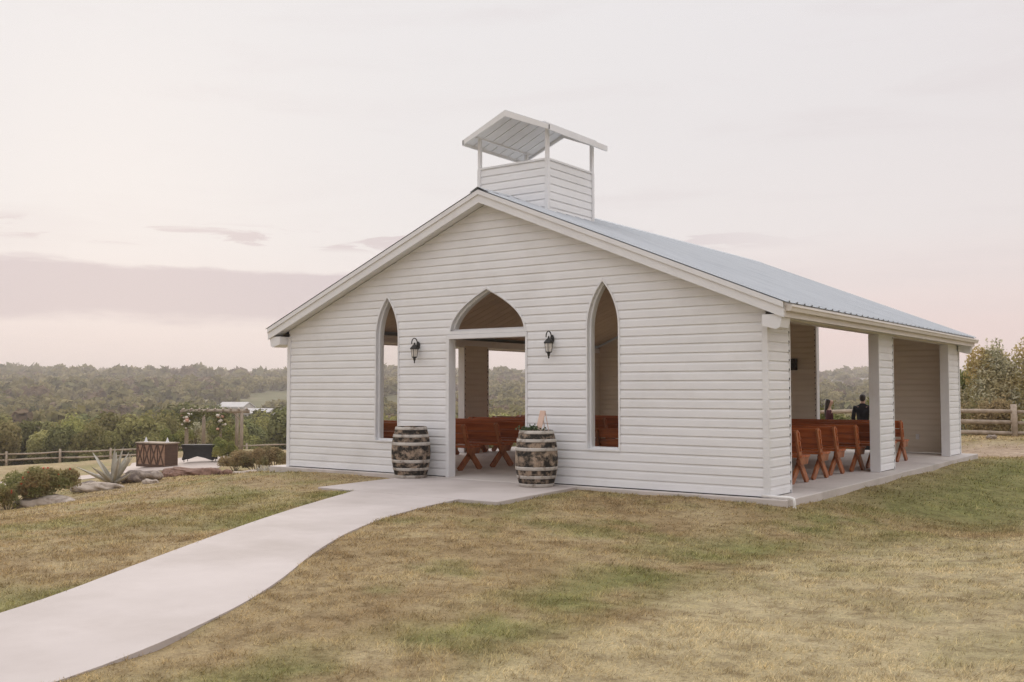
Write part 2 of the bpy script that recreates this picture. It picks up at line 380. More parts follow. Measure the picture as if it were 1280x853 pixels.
def lawn_attrs(x, y):
    n1 = fbm(x*.55+5, y*.55+3, 4); n2 = fbm(x*1.9-3, y*1.9+8, 3); n3 = fbm(x*.25+40, y*.25-7, 3)
    g = sstep(.48, .66, n1*.5+n2*.5)*.62
    sw = np.exp(-(seg_dist(x, y, SWALE)/.62)**2)*sstep(.30, .58, n2*.6+n1*.4)
    side = sstep(2.6, .3, np.abs(x-12.0))*sstep(-.5, 3.0, y)*sstep(15, 11, y)     # green slope along the right side of the slab
    ed = np.zeros_like(x)
    xl = np.interp(-y, -PLs[:,1], PLs[:,0]); dl = xl-x
    ed = np.where((y < -2.2) & (dl > -.1), np.exp(-(np.maximum(dl,0)/.9)**2)*sstep(.38, .58, n1), 0)
    band = np.exp(-((dl-1.8)/.8)**2)*(y < -3)*sstep(.45, .62, n3*.5+n1*.5)
    pad = np.exp(-(np.maximum(np.maximum(x-PADX1, PADX0-x), np.maximum(PADY-y, 0))/.7)**2)*(y > -4.5)*(y < .3)*.7
    pad = pad*sstep(.35,.6,n1)
    green = np.clip(np.maximum.reduce([g, sw*.95, side*(.7+.5*n2), ed*.9, band*.8, pad]), 0, 1)
    # dry pale rise on the camera's side of the swale
    dh = np.zeros_like(x)
    hx = np.array(HUMP); yy = np.clip(y, -14, 9); xc = np.interp(yy, hx[:,1], hx[:,0])
    pale = sstep(-.3, .5, x-xc+(n2-.5)*1.1)
    green = green*(1-pale*.6)
    left = sstep(2, -3, x); pale = np.maximum(pale, left*.25*n3)
    return green, pale
# terrain sheet: a polar grid round the camera, fine close by, out past the horizon
rr = np.concatenate([[.4], np.geomspace(1.0, 60, 130), np.geomspace(62, 9000, 130)])
aa = np.radians(np.concatenate([np.arange(-75, 5, .35), np.arange(5, 285, 2.0)]))
Rm, Am = np.meshgrid(rr, aa, indexing='ij')
TX = CX+Rm*np.sin(Am); TY = CY+Rm*np.cos(Am); TZ = ground(TX, TY)
TZ = np.where(paved(TX, TY, .10), np.minimum(TZ, -.043), TZ)
nr, na = Rm.shape
idx = np.arange(nr*na).reshape(nr, na)
F = np.stack([idx[:-1,:], np.roll(idx,-1,1)[:-1,:], np.roll(idx,-1,1)[1:,:], idx[1:,:]], -1).reshape(-1,4)
fx, fy = TX.ravel(), TY.ravel()
g_, p_ = lawn_attrs(fx, fy)
dcam = np.hypot(fx-CX, fy-CY)
wood = sstep(72, 95, dcam)
dirt = sstep(4.0, 2.0, np.abs(fy-(18.0+.15*(fx-10)))+(fbm(fx*.6,fy*.6)-.5)*2)*sstep(2, 7, fx)
dirt = np.maximum(dirt, sstep(1.2, .2, np.hypot((fx+9)/4.5, (fy-3.2)/2.2)+(fbm(fx,fy)-.5)*.8)*.8)
V = np.concatenate([np.stack([fx, fy, TZ.ravel()], 1), [[CX, CY, gz(CX, CY)]]])
F = F[:, ::-1]
gd = mesh_np('ground', V, F, MT['lawn'], smooth=True, attrs={'green': np.append(g_,0), 'pale': np.append(p_,1), 'turf': np.append((1-wood)*(1-dirt),1), 'wood': np.append(wood,0), 'dirt': np.append(dirt,0)})
tag(gd, kind='structure')

# concrete path and pad in one pour
mb = MB()
n = len(PLs)
for i in range(n-1):
    a, b, c, d = PLs[i], PRs[i], PRs[i+1], PLs[i+1]
    z0, z1 = -.012-.02*min(1,i/10), -.012-.02*min(1,(i+1)/10)
    mb.add([(a[0],a[1],z0),(b[0],b[1],z0),(c[0],c[1],z1),(d[0],d[1],z1)], [(0,1,2,3)])
    mb.add([(a[0],a[1],z0),(d[0],d[1],z1),(d[0],d[1],-.3),(a[0],a[1],-.3)], [(0,1,2,3)])
    mb.add([(b[0],b[1],z0),(b[0],b[1],-.3),(c[0],c[1],-.3),(c[0],c[1],z1)], [(0,1,2,3)])
path = mb.build('path', MT['concrete']); tag(path, kind='structure')
mb = MB(); mb.prism([(PADX0,-.16),(3.62,PADY),(4.6,PADY-.03),(6.45,PADY-.03),(PADX1+.1,PADY),(6.95,-.16)], 'z', -.3, -.007)
pd = mb.build('entrance_pavement', MT['concrete'], bevel=.01); tag(pd, kind='structure')

# ------------------------------------------------------------------ chapel
W, L, SL = 10.08, 12.05, .4095
EO, ZE, FO, BO = .363, 2.78, .264, .10         # eave overhang, eave height, front and back overhang
def rooftop(x): return ZE + SL*(min(x, W-x)+EO)
chapel = thing('chapel', 'white clapboard open-sided chapel with gabled metal roof and small belfry', 'chapel')
mb = MB(); mb.box((-.40,-.15,-.5),(10.42,12.39,0)); mb.build('floor', MT['slab'], chapel, bevel=.012)

COURSE, DEP = .1395, .018
PROF = [(0,1.0),(.66,.74),(.84,.26),(1.0,0.0)]
def siding(mb, O, U, Nn, zlo, zhi, spans, crit=(), fine=False, shade_ends=()):
    """lapped boards as real relief: O origin, U along, Nn outward; spans(z) -> list of (u0,u1)"""
    O, U, Nn = map(Vector, (O, U, Nn))
    k = 0
    while zlo+k*COURSE < zhi-1e-4:
        zb = zlo+k*COURSE; zt = min(zhi, zb+COURSE); k += 1
        zs = {zb, zt}
        for f, _ in PROF:
            if zb+f*COURSE < zt: zs.add(zb+f*COURSE)
        for c in crit:
            if zb < c < zt: zs.add(c)
        if fine:
            for j in range(1, 6): zs.add(zb+(zt-zb)*j/6)
        zs = sorted(zs); fr = [a for a, _ in PROF]; of = [b for _, b in PROF]
        off = lambda z: DEP*float(np.interp((z-zb)/COURSE, fr, of))
        for z0, z1 in zip(zs[:-1], zs[1:]):
            if z1-z0 < 1e-4: continue
            A = spans(z0+1e-5); B = spans(z1-1e-5)
            if len(A) != len(B): A = B = spans((z0+z1)/2)
            for (a0,a1),(b0,b1) in zip(A, B):
                if a1-a0 < 1e-3 and b1-b0 < 1e-3: continue
                o0, o1 = off(z0), off(z1)
                mb.add([O+U*a0+Nn*o0+Vector((0,0,z0)), O+U*a1+Nn*o0+Vector((0,0,z0)), O+U*b1+Nn*o1+Vector((0,0,z1)), O+U*b0+Nn*o1+Vector((0,0,z1))], [(0,1,2,3)], SM)
        for (a0,a1) in spans(zb+1e-5):
            mb.add([O+U*a0+Vector((0,0,zb)), O+U*a1+Vector((0,0,zb)), O+U*a1+Nn*DEP+Vector((0,0,zb)), O+U*a0+Nn*DEP+Vector((0,0,zb))], [(0,1,2,3)], SM)
        for u in shade_ends:      # solid dark block painted as the shade inside each hollow board end
            for (a0,a1) in spans(zb+1e-5):
                for uu, sg in ((a0, 1), (a1, -1)):
                    if abs(uu-u) < .02:
                        p = O+U*uu+Vector((0,0,zb+.001)); q = p+U*sg*.021+Vector((0,0,.034)); e = Nn*(DEP+.004)
                        P4 = [p, p+U*sg*.021, q, p+Vector((0,0,.034))]
                        mb.add(P4+[t+e for t in P4], [(4,5,6,7),(0,1,5,4),(1,2,6,5),(2,3,7,6),(3,0,4,7)], MT['slot'])
SM = MT['siding']
def arch_w(z, w, zs, za):
    if z <= zs: return w
    h = za-zs
    if h < w:      # the wide, flatter pointed arch over the door
        t = min(1, (z-zs)/h); return w*((1-t)+.92*t*(1-t))
    Rr = (w*w+h*h)/(2*w); q = Rr*Rr-(z-zs)**2
    return max(0., math.sqrt(max(q,0))-(Rr-w))
# openings of the front wall: (centre, half width, bottom, spring, apex)
WINL = (2.695, .275, .60, 2.52, 3.26); WINR = (7.365, .285, .60, 2.54, 3.28); TRAN = (5.03, .80, 2.58, 2.58, 3.29)
DOOR = (4.20, 5.86, 2.44)
def topz(x): return rooftop(x)-.20
def front_spans(z):
    x0, x1 = .0, W
    if z > topz(0): x0 = (z-topz(0))/SL; x1 = W-x0
    cuts = []
    for c, w, b, s, a in (WINL, WINR, TRAN):
        if b < z < a: k = arch_w(z, w, s, a); cuts.append((c-k, c+k))
    if z < DOOR[2]: cuts.append((DOOR[0], DOOR[1]))
    elif z < TRAN[2]: cuts.append((DOOR[0], DOOR[1]))
    cuts.sort(); out = []; u = x0
    for a, b in cuts: out.append((u, a)); u = b
    out.append((u, x1)); return out
CR = [.60, 2.44, 2.52, 2.54, 2.58, 3.26, 3.28, 3.29, topz(0)]
TH = .14   # wall thickness
mb = MB(); siding(mb, (0,0,0), (1,0,0), (0,-1,0), .015, topz(W/2), front_spans, CR, True)
front = mb.build('front_wall', None, chapel, fixn=False)
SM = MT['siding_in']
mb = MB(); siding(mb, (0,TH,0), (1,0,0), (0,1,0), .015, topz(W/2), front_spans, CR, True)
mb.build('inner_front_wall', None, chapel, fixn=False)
SM = MT['siding']
# arch frames: jamb (depth) and face trim following the outline
def arch_outline(c, w, b, s, a, n=14, grow=0.0):
    pts = [(c-w-grow, b-grow)]
    zs = np.linspace(s, a, n)
    for z in zs: pts.append((c-arch_w(z, w, s, a)-grow*(1-.0*(z-s)), z))
    pts[-1] = (c, a+grow*1.5)
    for z in zs[-2::-1]: pts.append((c+arch_w(z, w, s, a)+grow, z))
    pts.append((c+w+grow, b-grow)); return pts
def arch_frame(parent, spec, name):
    c, w, b, s, a = spec
    if b == s: pi = arch_outline(c, w, b, s, a)[1:-1]; po = arch_outline(c, w, b, s, a, grow=.028)[1:-1]
    else: pi = arch_outline(c, w, b, s, a); po = arch_outline(c, w, b, s, a, grow=.028)
    n = len(pi); mb = MB()
    # inner frame step: a narrower ring set back in the wall
    pin = [(c+(x-c)*(1-.034/max(w,.05)*.8), (z if z > b+.01 else z+.03)-(.03 if z > s else 0)) for x, z in pi]
    for i in range(n):
        j = (i+1) % n
        (x0,z0),(x1,z1) = pi[i], pi[j]; (X0,Z0),(X1,Z1) = po[i], po[j]; (q0,r0),(q1,r1) = pin[i], pin[j]
        y0, y1 = -DEP-.012, TH+.02
        mb.add([(x0,y0,z0),(x1,y0,z1),(x1,.05,z1),(x0,.05,z0)], [(0,1,2,3)])          # jamb
        mb.add([(X0,y0,Z0),(X1,y0,Z1),(x1,y0,z1),(x0,y0,z0)], [(0,1,2,3)])            # face
        mb.add([(X0,y0,Z0),(X0,0,Z0),(X1,0,Z1),(X1,y0,Z1)], [(0,1,2,3)])              # outer edge
        mb.add([(x0,.05,z0),(x1,.05,z1),(q1,.05,r1),(q0,.05,r0)], [(0,1,2,3)])        # step
        mb.add([(q0,.05,r0),(q1,.05,r1),(q1,y1,r1),(q0,y1,r0)], [(0,1,2,3)])
        mb.add([(x0,y1,z0),(X0,y1,Z0),(X1,y1,Z1),(x1,y1,z1)], [(0,1,2,3)])
        mb.add([(q0,y1,r0),(x0,y1,z0),(x1,y1,z1),(q1,y1,r1)], [(0,1,2,3)])
        mb.add([(X0,y1,Z0),(X0,TH,Z0),(X1,TH,Z1),(X1,y1,Z1)], [(0,1,2,3)])
    fr = mb.build(name, MT['trim'], parent, fixn=False)
    g = MB(); m_ = len(pin); g.add([(x,.09,z) for x, z in pin], [tuple(range(m_))])
    g.build('pane', MT['glass'], fr, fixn=False)
    return fr
arch_frame(chapel, WINL, 'lancet_window'); arch_frame(chapel, WINR, 'lancet_window'); arch_frame(chapel, TRAN, 'arched_transom_window')
# door surround
mb = MB()
for x0, x1 in ((DOOR[0]-.07, DOOR[0]), (DOOR[1], DOOR[1]+.035)):
    mb.box((x0,-.034,0),(x1,TH+.02,DOOR[2]))
mb.box((DOOR[0]-.07,-.036,DOOR[2]),(DOOR[1]+.035,TH+.02,DOOR[2]+.075))
mb.box((DOOR[0]-.03,-.03,DOOR[2]+.078),(DOOR[1]+.01,TH+.018,TRAN[2]))
mb.build('door_frame', MT['trim'], chapel, bevel=.004)
# sides: posts (wide sided piers) and headers
HZ = 2.585
PIERS = [(0.0,.86),(5.48,6.41),(11.01,L)]
def pier(x0, x1, y0, y1, name):
    """a sided pier: x0 outer face to x1 inner face (side walls)"""
    sgn = 1 if x1 < x0 else -1     # outward direction
    zt = 2.62
    mb = MB()
    siding(mb, (x0,0,0), (0,1,0), (sgn,0,0), .015, HZ, lambda z: [(y0+.0, y1)], shade_ends=(y1,))
    global SM
    SM = MT['siding_in']; siding(mb, (x1,0,0), (0,1,0), (-sgn,0,0), .015, zt, lambda z: [(y0, y1)], shade_ends=(y0,y1)); SM = MT['siding']
    w = mb.build(name, None, chapel, fixn=False)
    return w
for sx in (0, 1):
    xo, xi = ((W, W-TH) if sx else (0., TH)); s = 1 if sx else -1
    for i, (y0, y1) in enumerate(PIERS):
        pier(xo, xi, max(y0, .03), y1, 'side_wall')
        mb = MB(); a, b = sorted((xo+s*.026, xi-s*.026))
        ends = []
        if i > 0: ends.append((y0-.03, y0))
        if i < 2: ends.append((y1, y1+.03))
        for e0, e1 in ends: mb.box((a, e0, .002), (b, e1, HZ-.002))
        mb.build('pier_trim', MT['trim'], chapel, bevel=.004)
    mb = MB(); a, b = sorted((xo+s*.012, xi-s*.012))
    mb.box((a, .16, HZ),(b, L-.02, rooftop(xo+(-s*.0))-.17)); mb.build('eave_beam', MT['gutter'] if sx else MT['trim'], chapel)
# corner boards
for x0, x1 in ((-.035,.05),(W-.055,W+.034)):
    for y0, y1 in ((-.036,.028),(L-.02,L+.036)):
        mb = MB(); mb.box((x0,y0,.0),(x1,y1,HZ+.02)); mb.build('corner_trim', MT['trim'], chapel, bevel=.004)
mb = MB()   # starter strip under the first board
mb.box((.05,-.028,.0005),(DOOR[0]-.07,-.004,.012)); mb.box((DOOR[1]+.04,-.028,.0005),(W-.06,-.004,.012)); mb.build('starter_strip', MT['slot'], chapel)
# back wall: three panels, two wide openings
BZ = 3.30
BP = [(0,1.52),(3.40,6.66),(8.56,W)]
def back_spans(z):
    x0 = max(0, (z-topz(0))/SL)
    if z > BZ: return [(x0, W-x0)]
    return [(max(a, x0), min(b, W-x0)) for a, b in BP if min(b, W-x0)-max(a, x0) > .01]
mb = MB()
SM = MT['siding_in']; siding(mb, (0,L-TH,0), (1,0,0), (0,-1,0), .015, topz(W/2), back_spans, (BZ, topz(0)), shade_ends=(6.66,8.56))
SM = MT['siding']; siding(mb, (0,L,0), (1,0,0), (0,1,0), .015, topz(W/2), back_spans, (BZ, topz(0)))
mb.build('back_wall', None, chapel, fixn=False)
mb = MB()
for x in (1.52, 3.40, 6.66, 8.56):
    mb = MB(); s = 1 if x in (1.52, 6.66) else -1; a, b = sorted((x, x+s*.035)); mb.box((a, L-TH-.03, .002), (b, L+.03, BZ-.03))
    mb.build('opening_trim', MT['trim'], chapel)
for x0, x1 in ((1.52,3.40),(6.66,8.56)):
    mb = MB(); mb.box((x0, L-TH-.026, BZ-.03), (x1, L+.026, BZ+.001)); mb.build('opening_head', MT['trim'], chapel)
# outlet
mb = MB(); mb.box((9.12,L-TH-.03,.33),(9.20,L-TH-.012,.46)); mb.build('wall_outlet', MT['trim'], chapel, bevel=.005)

# roof: ribbed metal on two slopes
def ribbed(mb, x_e, x_r, z_e, z_r, y0, y1, step=.305, rib=.022, wr=.05):
    ys = [y0]; hs = [0]; y = y0+.12
    while y < y1-.1:
        ys += [y-wr/2-.012, y-wr/2, y+wr/2, y+wr/2+.012]; hs += [0, rib, rib, 0]; y += step
    ys.append(y1); hs.append(0)
    dx = x_r-x_e; dz = z_r-z_e; ln = math.hypot(dx, dz); nx, nz = -dz/ln, dx/ln
    if nz < 0: nx, nz = -nx, -nz
    for i in range(len(ys)-1):
        for o, in ((0,),):
            v = []
            for yy, h in ((ys[i],hs[i]),(ys[i+1],hs[i+1])):
                v.append((x_e+nx*h, yy, z_e+nz*h)); v.append((x_r+nx*h, yy, z_r+nz*h))
            mb.add(v, [(0,1,3,2)])
    return mb
ZR = rooftop(W/2)
roof = MB()
YF, YB = -FO-.028, L+BO+.028
ribbed(roof, W+EO+.05, W/2, ZE-.02+.012, ZR+.012, YF, YB); ribbed(roof, -EO-.05, W/2, ZE-.02+.012, ZR+.012, YF, YB)
# underside of the sheet edge and the deck
for xe in (-EO, W+EO):
    roof.prism([(xe,ZE),(W/2,ZR),(W/2,ZR-.10),(xe,ZE-.10)], 'y', -FO+.005, L+BO-.005)
rf = roof.build('roof', MT['roof'], chapel, fixn=False)
mb = MB()
for sg in (-1, 1):
    mb.add([(W/2,YF-.004,ZR+.045),(W/2+sg*.17,YF-.004,ZR+.045-.17*SL-.012),(W/2+sg*.17,YB+.01,ZR+.045-.17*SL-.012),(W/2,YB+.01,ZR+.045)], [(0,1,2,3)])
mb.build('ridge_cap', MT['roof'], rf, fixn=False)
# ceiling under the deck, boards across the slope
mb = MB()
for sg, xe in ((1, 0.0), (-1, W)):
    k = 0; y = .16
    while y < L-.16:
        y2 = min(y+.30, L-.16)
        P = [(xe+sg*.10, rooftop(xe+sg*.10)-.125), (W/2, ZR-.125)]
        mb.add([(P[0][0],y,P[0][1]),(P[1][0],y,P[1][1]),(P[1][0],y2-.025,P[1][1]),(P[0][0],y2-.025,P[0][1])], [(0,1,2,3)], MT['ceiling'])
        mb.add([(P[0][0],y2-.025,P[0][1]),(P[1][0],y2-.025,P[1][1]),(P[1][0],y2-.012,P[1][1]+.018),(P[0][0],y2-.012,P[0][1]+.018)], [(0,1,2,3)], MT['ceiling'])
        mb.add([(P[0][0],y2-.012,P[0][1]+.018),(P[1][0],y2-.012,P[1][1]+.018),(P[1][0],y2,P[1][1]),(P[0][0],y2,P[0][1])], [(0,1,2,3)], MT['ceiling'])
        y += .30
mb.build('ceiling', None, chapel, fixn=False)
# rake boards, two stepped boards, front and back
def rake(y, out, name, full=True):
    mb = MB(); s = out
    for x0, x1 in ((-EO, W/2), (W+EO, W/2)):
        for dz0, dz1, dy in ((-.005,-.085,.022),(-.085,-.225,0.0)):
            a, b = sorted((y+s*dy, y-s*.025))
            mb.prism([(x0,ZE+dz0),(x1,ZR+dz0),(x1,ZR+dz1),(x0,ZE+dz1+ (0.0))], 'y', a, b)
    return mb.build(name, MT['trim'], chapel)
rake(-FO, -1, 'bargeboard'); rake(L+BO, 1, 'bargeboard')
# soffit under the front rake
mb = MB()
for x0, x1 in ((-EO, W/2), (W+EO, W/2)):
    mb.prism([(x0,ZE-.165),(x1,ZR-.165),(x1,ZR-.19),(x0,ZE-.19)], 'y', -FO+.026, -.0)
for sg, xw in ((-1, 0.0), (1, W)):
    x1 = xw+sg*.012; x2 = xw+sg*(EO-.01)
    mb.add([(x1,.0,HZ+.03),(x2,.0,ZE-.165),(x2,L+BO-.03,ZE-.165),(x1,L+BO-.03,HZ+.03)], [(0,1,2,3)])
mb.build('soffit', MT['trim'], chapel, fixn=False)
# boxed eave returns at the corners
mb = MB()
for sg, xw in ((-1, -.036), (1, W+.036)):
    for y0, y1 in ((-.24, .10), (L-.12, L+.08)):
        mb = MB(); poly = [(xw, ZE-.17), (xw+sg*(EO-.06), ZE-.17), (xw+sg*(EO-.10), ZE-.36), (xw+sg*.20, ZE-.385), (xw, ZE-.33)]
        mb.prism(poly, 'y', y0, y1); mb.build('eave_return', MT['trim'], chapel, bevel=.003)
# fascia and box gutter along both eaves
for sg, xw in ((-1, -EO), (1, W+EO)):
    mb = MB()
    a, b = sorted((xw-sg*.02, xw+sg*.006)); mb.box((a,-FO+.03,ZE-.215),(b,L+BO-.03,ZE-.012))
    mb.build('fascia', MT['gutter'], chapel)
    mb = MB(); x0 = xw+sg*.008
    poly = [(x0,ZE-.045),(x0+sg*.095,ZE-.045),(x0+sg*.10,ZE-.075),(x0+sg*.085,ZE-.085),(x0+sg*.07,ZE-.135),(x0,ZE-.135)]
    mb.prism(poly, 'y', -.20, L+BO-.02)
    mb.build('gutter', MT['gutter'], chapel, bevel=.004)
# belfry
CA, CYc, CO, CE = .751, 1.499, .235, .215
CZE, CZA, CZT = 6.15, 6.56, 5.63
xc0, xc1, yc0, yc1 = W/2-CA, W/2+CA, CYc-CA, CYc+CA
belfry = bpy.data.objects.new('belfry', None); COL.objects.link(belfry); belfry.parent = chapel
mb = MB()
def cs(z):
    half = max(0, (ZR+.03-z)/SL)
    if half <= .01: return [(xc0, xc1)]
    if half >= CA: return []
    return [(xc0, W/2-half), (W/2+half, xc1)]
zb0 = ZR-.36
siding(mb, (0,yc0,0), (1,0,0), (0,-1,0), zb0, CZT-.03, lambda z: [(xc0, xc1)])
siding(mb, (0,yc1,0), (1,0,0), (0,1,0), zb0, CZT-.03, lambda z: [(xc0, xc1)])
siding(mb, (xc1,0,0), (0,1,0), (1,0,0), zb0, CZT-.03, lambda z: [(yc0, yc1)], shade_ends=(yc1,))
siding(mb, (xc0,0,0), (0,1,0), (-1,0,0), zb0, CZT-.03, lambda z: [(yc0, yc1)])
mb.build('belfry_wall', None, belfry, fixn=False)
mb = MB()
for x in (xc0, xc1):
    for y in (yc0, yc1): mb.box((x-.035,y-.035,zb0),(x+.035,y+.035,CZT-.03))
mb.box((xc0-.03,yc0-.03,CZT-.03),(xc1+.03,yc1+.03,CZT+.003)); mb.build('belfry_trim', MT['trim'], belfry)
for x in (xc0, xc1):
    for y in (yc0, yc1):
        mb = MB(); mb.box((x-.03,y-.03,CZT+.003),(x+.03,y+.03,CZE+.10)); mb.build('belfry_post', MT['trim'], belfry, bevel=.003)
mb = MB()
for sg in (-1, 1):   # tie beams over the posts
    mb = MB(); x = W/2+sg*CA; mb.box((x-.04,yc0-.15,CZE+.02),(x+.04,yc1+.12,CZE+.10)); mb.build('belfry_beam', MT['trim'], belfry)
CS = (CZA-CZE)/(CA+CE)
mb = MB(); yf, yb = yc0-CO, yc1+.20
for sg in (-1, 1):
    xe = W/2+sg*(CA+CE)
    mb.prism([(xe,CZE),(W/2,CZA),(W/2,CZA-.03),(xe,CZE-.03)], 'y', yf+.01, yb-.01)
rb = mb.build('belfry_roof', MT['roof'], belfry)
mb = MB()
for sg in (-1, 1):
    xe = W/2+sg*(CA+CE-.02)
    y = yf+.03
    while y < yb-.05:
        y2 = min(y+.27, yb-.03)
        mb.prism([(xe,CZE-.034),(W/2,CZA-.034),(W/2,CZA-.055),(xe,CZE-.055)], 'y', y, y2-.018); y += .27
mb.build('roof_boards', MT['trim'], rb)
mb = MB()
for sg in (-1, 1):
    xe = W/2+sg*(CA+CE)
    for y in (yf, yb-.02): mb.prism([(xe,CZE-.005),(W/2,CZA-.005),(W/2,CZA-.12),(xe,CZE-.095)], 'y', y-.012, y+.022)
    a, b = sorted((xe-sg*.02, xe+sg*.012)); mb.box((a,yf-.012,CZE-.105),(b,yb+.0,CZE-.006))
mb.build('belfry_fascia', MT['trim'], rb)

# ------------------------------------------------------------------ wall lanterns
def make_lantern():
    t = thing('wall_lantern', 'x', 'lantern', (0,0,0))
    m = MB(); m.lathe([(0,0),(.055,0),(.06,.008),(.048,.02),(.03,.028),(.028,.04),(0,.042)], 16)
    o = m.build('back_plate', MT['black'], t, True); o.rotation_euler = (R(90),0,0); o.location = (0,-.02,.02); o.scale = (.8,1.35,1)
    m = MB(); pts = []
    for k in range(15):
        a = PI*1.05*k/14
        pts.append((0, -.055-.085+.085*math.cos(a), .06+.10*math.sin(a)))
    m.tube(pts, .011, 8); m.tube([(0,-.02,.02),(0,-.05,.03),(0,-.055,.06)], .011, 8)
    pts = [(0,-.06-.03*math.cos(a), .005-.035*math.sin(a)) for a in np.linspace(0, 4.5, 12)]; m.tube(pts, .007, 6)
    m.build('scroll_arm', MT['black'], t, True)
    m = MB(); y = -.14
    m.lathe([(0,.075),(.012,.07),(.02,.035),(.045,.015),(.085,-.035),(.092,-.05),(.088,-.062),(.0,-.062)], 8, (0,y,0)); m.build('lantern_cap', MT['black'], t)
    m = MB(); m.lathe([(.072,-.064),(.052,-.215)], 8, (0,y,0)); m.build('lantern_glass', MT['lampglass'], t)
    m = MB()
    for k in range(4):
        a = PI/8+k*PI/2
        m.tube([(.075*math.cos(a),y+.075*math.sin(a),-.06),(.053*math.cos(a),y+.053*math.sin(a),-.22)], .006, 5)
    m.lathe([(0,-.213),(.057,-.213),(.057,-.225),(.03,-.24),(.024,-.275),(.012,-.30),(.014,-.33),(0,-.345)], 10, (0,y,0)); m.build('lantern_cage', MT['black'], t)
    m = MB(); m.tube([(0,y,-.205),(0,y,-.13)], .012, 8); m.build('candle_tube', MT['trim'], t)
    return t
l1 = make_lantern(); l1.location = (3.47,0,2.33); l1['label'] = 'black scrolled wall lantern between the left lancet window and the doorway'; l1['group'] = 'wall lanterns beside the doorway'
l1.scale = (.9,.9,.9)
l2 = copy_tree(l1); l2.location = (6.40,0,2.36); l2['label'] = 'black scrolled wall lantern between the doorway and the right lancet window'

# ------------------------------------------------------------------ barrels
def make_barrel(rot):
    t = thing('wine_barrel', 'x', 'barrel', (0,0,0))
    H_, rb_, rm = .90, .268, .345
    rad = lambda z: rb_+(rm-rb_)*(1-((z/H_-.5)*2)**2)
    m = MB(); n = 26; prof = [(rad(z), z) for z in np.linspace(.0, H_, 15)]
    vs = []; fs = []; per = 4
    N_ = n*per
    for r, z in prof:
        for k in range(N_):
            a = 2*PI*k/N_; q = k % per; rr_ = r-(.006 if q == 0 else 0)
            vs.append((rr_*math.cos(a), rr_*math.sin(a), z))
    for i in range(len(prof)-1):
        for k in range(N_): fs.append((i*N_+k, i*N_+(k+1)%N_, (i+1)*N_+(k+1)%N_, (i+1)*N_+k))
    m.add(vs, fs); 
    m.lathe([(rad(H_),H_),(rad(H_)-.025,H_),(rad(H_)-.028,H_-.035)], 40)
    b = m.build('staves', MT['stave'], t, fixn=True)
    for z0, z1 in ((.0,.055),(.135,.185),(.27,.325),(.575,.63),(.715,.765),(.845,.898)):
        m = MB(); zs = np.linspace(z0, z1, 4)
        m.lathe([(rad(z0)-.01,z0)]+[(rad(z)+.005, z) for z in zs]+[(rad(z1)-.01,z1)], 48); m.build('hoop', MT['hoop'], t, True)
    m = MB(); m.lathe([(0,H_-.035),(rad(H_)-.02,H_-.035)], 36); m.build('barrel_head', MT['barrelhead'], t)
    t.rotation_euler = (0,0,rot)
    return t
b1 = make_barrel(.3); b1.location = (3.66,-.42,-.007); tag(b1, 'weathered oak wine barrel with bare top left of the doorway', 'barrel', 'wine barrels flanking the doorway')
b2 = copy_tree(b1); b2.rotation_euler = (0,0,2.4); b2.location = (6.37,-.44,-.007); b2['label'] = 'weathered oak wine barrel right of the doorway carrying greenery and a sign'
# leaf helper
def leaf_quads(C, Nrm, size, asp=.5, rgn=rg, droop=0):
    n = len(C); Nrm = Nrm/np.linalg.norm(Nrm, axis=1, keepdims=True)
    t = rgn.normal(size=(n,3)); t -= (t*Nrm).sum(1, keepdims=True)*Nrm; t[:,2] -= droop; t /= np.linalg.norm(t, axis=1, keepdims=True)
    b = np.cross(Nrm, t); s = np.asarray(size).reshape(-1,1)*np.ones((n,1))
    V = np.stack([C-t*s, C+b*s*asp, C+t*s, C-b*s*asp], 1).reshape(-1,3)
    return V, np.arange(4*n).reshape(-1,4)
gr = thing('greenery_garland', 'loose green leafy garland lying on the barrel right of the doorway', 'garland', (6.30,-.50,.895))
C = np.stack([rg.normal(0,.10,260), rg.normal(0,.075,260), np.abs(rg.normal(0,.03,260))], 1)
C = C[np.hypot(C[:,0], C[:,1]) < .27]
V, F = leaf_quads(C, rg.normal(size=C.shape)+[0,0,.5], rg.uniform(.018,.035,len(C)), .5); mesh_np('leaves', V, F, MT['L_pot'], gr)
m = MB(); m.tube([(-.2,.03,.0),(-.05,-.02,.02),(.08,.02,.02),(.2,-.03,.0)], .005, 5); m.build('stem', MT['bark'], gr)
# small easel sign on the barrel
sg_ = thing('easel_sign', 'small pale wooden sign on a little easel on top of the right barrel', 'sign', (6.45,-.40,.865), R(-28))
m = MB(); m.bar((0,-.07,0.0),(0,.02,.34),.17,.018,(0,1,.3)); m.build('board', MT['sign'], sg_, bevel=.003)
for sx in (-1,1):
    m = MB(); m.tube([(sx*.07,.09,0),(sx*.045,.035,.33)], .007, 5); m.build('leg', MT['sign'], sg_)
m = MB(); m.bar((-.10,-.085,.012),(.10,-.085,.012),.02,.02); m.build('ledge', MT['sign'], sg_)

